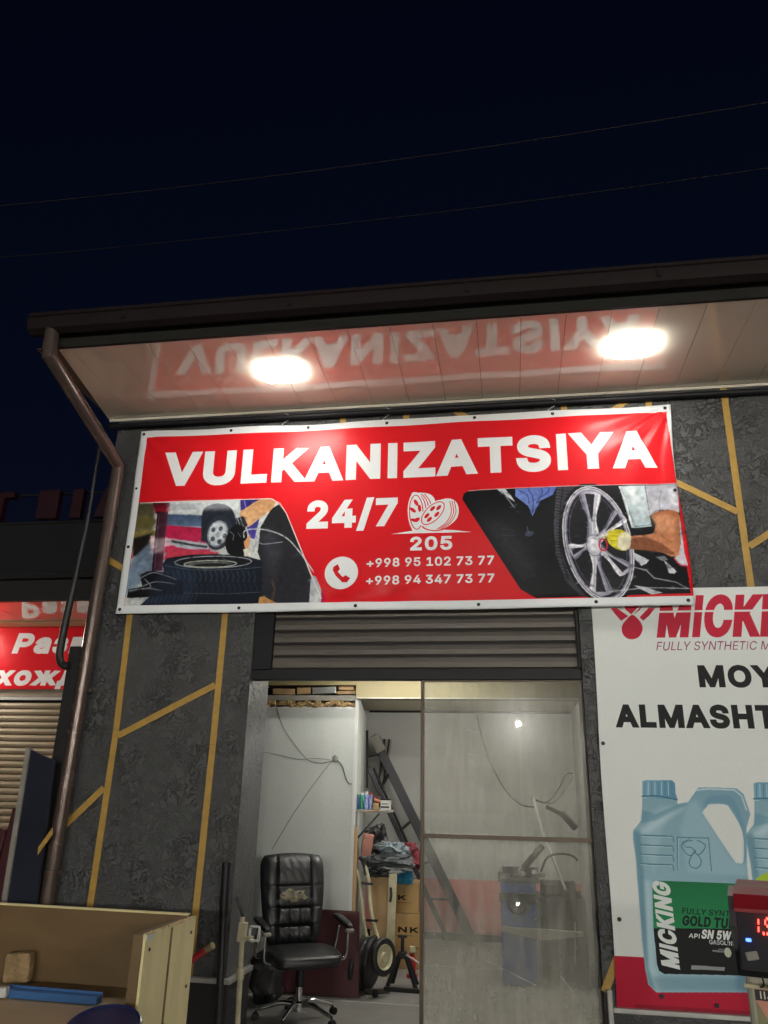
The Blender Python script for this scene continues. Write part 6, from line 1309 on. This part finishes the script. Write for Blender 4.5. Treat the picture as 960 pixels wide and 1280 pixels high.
z = 2.50; k = 0
while z > .3:
    MB().prism([(2.93, z), (2.912, z-.012), (2.905, z-.034), (2.912, z-.056), (2.93, z-.068), (2.95, z-.068), (2.95, z)], 'x', -8.6, -4.2).build('shutter_slat', mat('beige_slat', (.36, .28, .19), .45, metal=.1, var=.12, vs=3, bump=.03) if k == 0 else bpy.data.materials['beige_slat'], nb_)
    z -= .072; k += 1
MB().box(-8.7, 2.955, .2, -4.1, 2.995, 2.62).build('shutter_back', M['black'], nb_)
MB().box(-8.7, 2.90, 2.53, -4.1, 2.95, 2.56).build('shutter_rail', M['white'], nb_); MB().box(-8.7, 2.91, 2.565, -4.1, 2.95, 2.66).build('shutter_box', mat('beige_box', (.34, .27, .2), .5), nb_)
c4 = Canvas(4.2, .74, 300, (222, 20, 36)); w_ = (236, 236, 238)
bx0 = -8.4
def nbx(px, py): v = Vector((px, py)); return v
ra_ = (-5.8438, 2.8800, 3.0646); 
c4.text('Развал', ra_[0]-bx0, ra_[2]-2.65, .245, 1.45, w_, bold=.085, shear=.18)
rb_ = (-6.1288, 2.8800, 2.6891)
c4.text('схождение', rb_[0]-bx0-.1, rb_[2]-2.65, .225, 2.25, w_, bold=.085, shear=.18)
ns = empty('neighbour_banner', (-6.3, 2.88, 2.65), 'red banner with white Cyrillic letters on the neighbouring shop', 'banner')
mb = MB(); mb.grid(lambda u, v: (bx0+u*4.2, 2.88+.012*math.sin(u*26+v*3)*math.sin(v*3), 2.65+v*.74), 120, 12); uvl = mb.b.loops.layers.uv.new('uv')
for fc in mb.b.faces:
    for lp in fc.loops: lp[uvl].uv = ((lp.vert.co.x-bx0)/4.2, (lp.vert.co.z-2.65)/.74)
me = bpy.data.meshes.new('cloth'); mb.b.to_mesh(me); mb.b.free(); me.materials.append(printed('neighbour_print', c4, .3, bump=.08)); link('cloth', me, None, ns, True)
t = empty('flood_lamp', (-6.85, 2.55, 3.4), 'white flood lamp under the soffit of the neighbouring shop', 'lamp')
MB().box(-7.03, 2.25, 3.378, -6.67, 2.55, 3.399, .01).build('housing', M['white'], t); MB().box(-7.0, 2.28, 3.335, -6.70, 2.52, 3.377, .01).build('lens', M['lamp2'], t)

# ---------------------------------------------------------------- overhead wires and the street lamp across the road, with added fill lamps
def wire(a, b, sag, r, label):
    a, b = Vector(a), Vector(b); P = []
    for i in range(25):
        t_ = i/24; p = a.lerp(b, t_); p.z -= sag*4*t_*(1-t_); P.append(p)
    MB().tube(P, r, 6).build('overhead_wire', mat('wire_grey', (.006, .006, .006), .8), None, True, label=label, cat='wire', group='overhead wires')
wire((-12, 2, 9.25), (9, 2, 10.05), .55, .008, 'upper dark overhead wire crossing the night sky')
wire((-12, 2, 8.35), (9, 2, 8.95), .45, .006, 'lower faint overhead wire crossing the night sky just above the roof')
sl = empty('street_lamp', (.3, -24.6, 0), 'street lamp across the road straight opposite the doorway, mirrored in its glass', 'street lamp', 'street lamps across the road')
LOCAL[0] = True
MB().tube([(0, 0, 0), (0, 0, 4.1), (-.01, .3, 4.2)], [.09, .06, .05], 14).build('pole', M['steel_trim'], sl, True)
MB().box(-.17, .3, 3.97, .14, .53, 4.22, .02).build('housing', M['dark_metal'], sl)
MB().box(-.085, .531, 4.035, .055, .55, 4.15).build('lens', M['street'], sl)
LOCAL[0] = False
for k in (-1, 1, 2, 3, 4, 5):  # unseen lamps added for soft frontal fill and light on the bin side
    r = sl.copy(); r['label'] = '%s added fill lamp %s of the one facing the doorway across the road' % (('nearest', 'second', 'third', 'fourth', 'fifth')[abs(k)-1], 'east' if k > 0 else 'west'); S.collection.objects.link(r); r.location.x = .3+4.6*k; r.rotation_euler.z = math.atan2(.3+4.6*k+.5, 24)
    for q in list(sl.children):
        e = q.copy(); S.collection.objects.link(e); e.parent = r
bpy.context.view_layer.update()
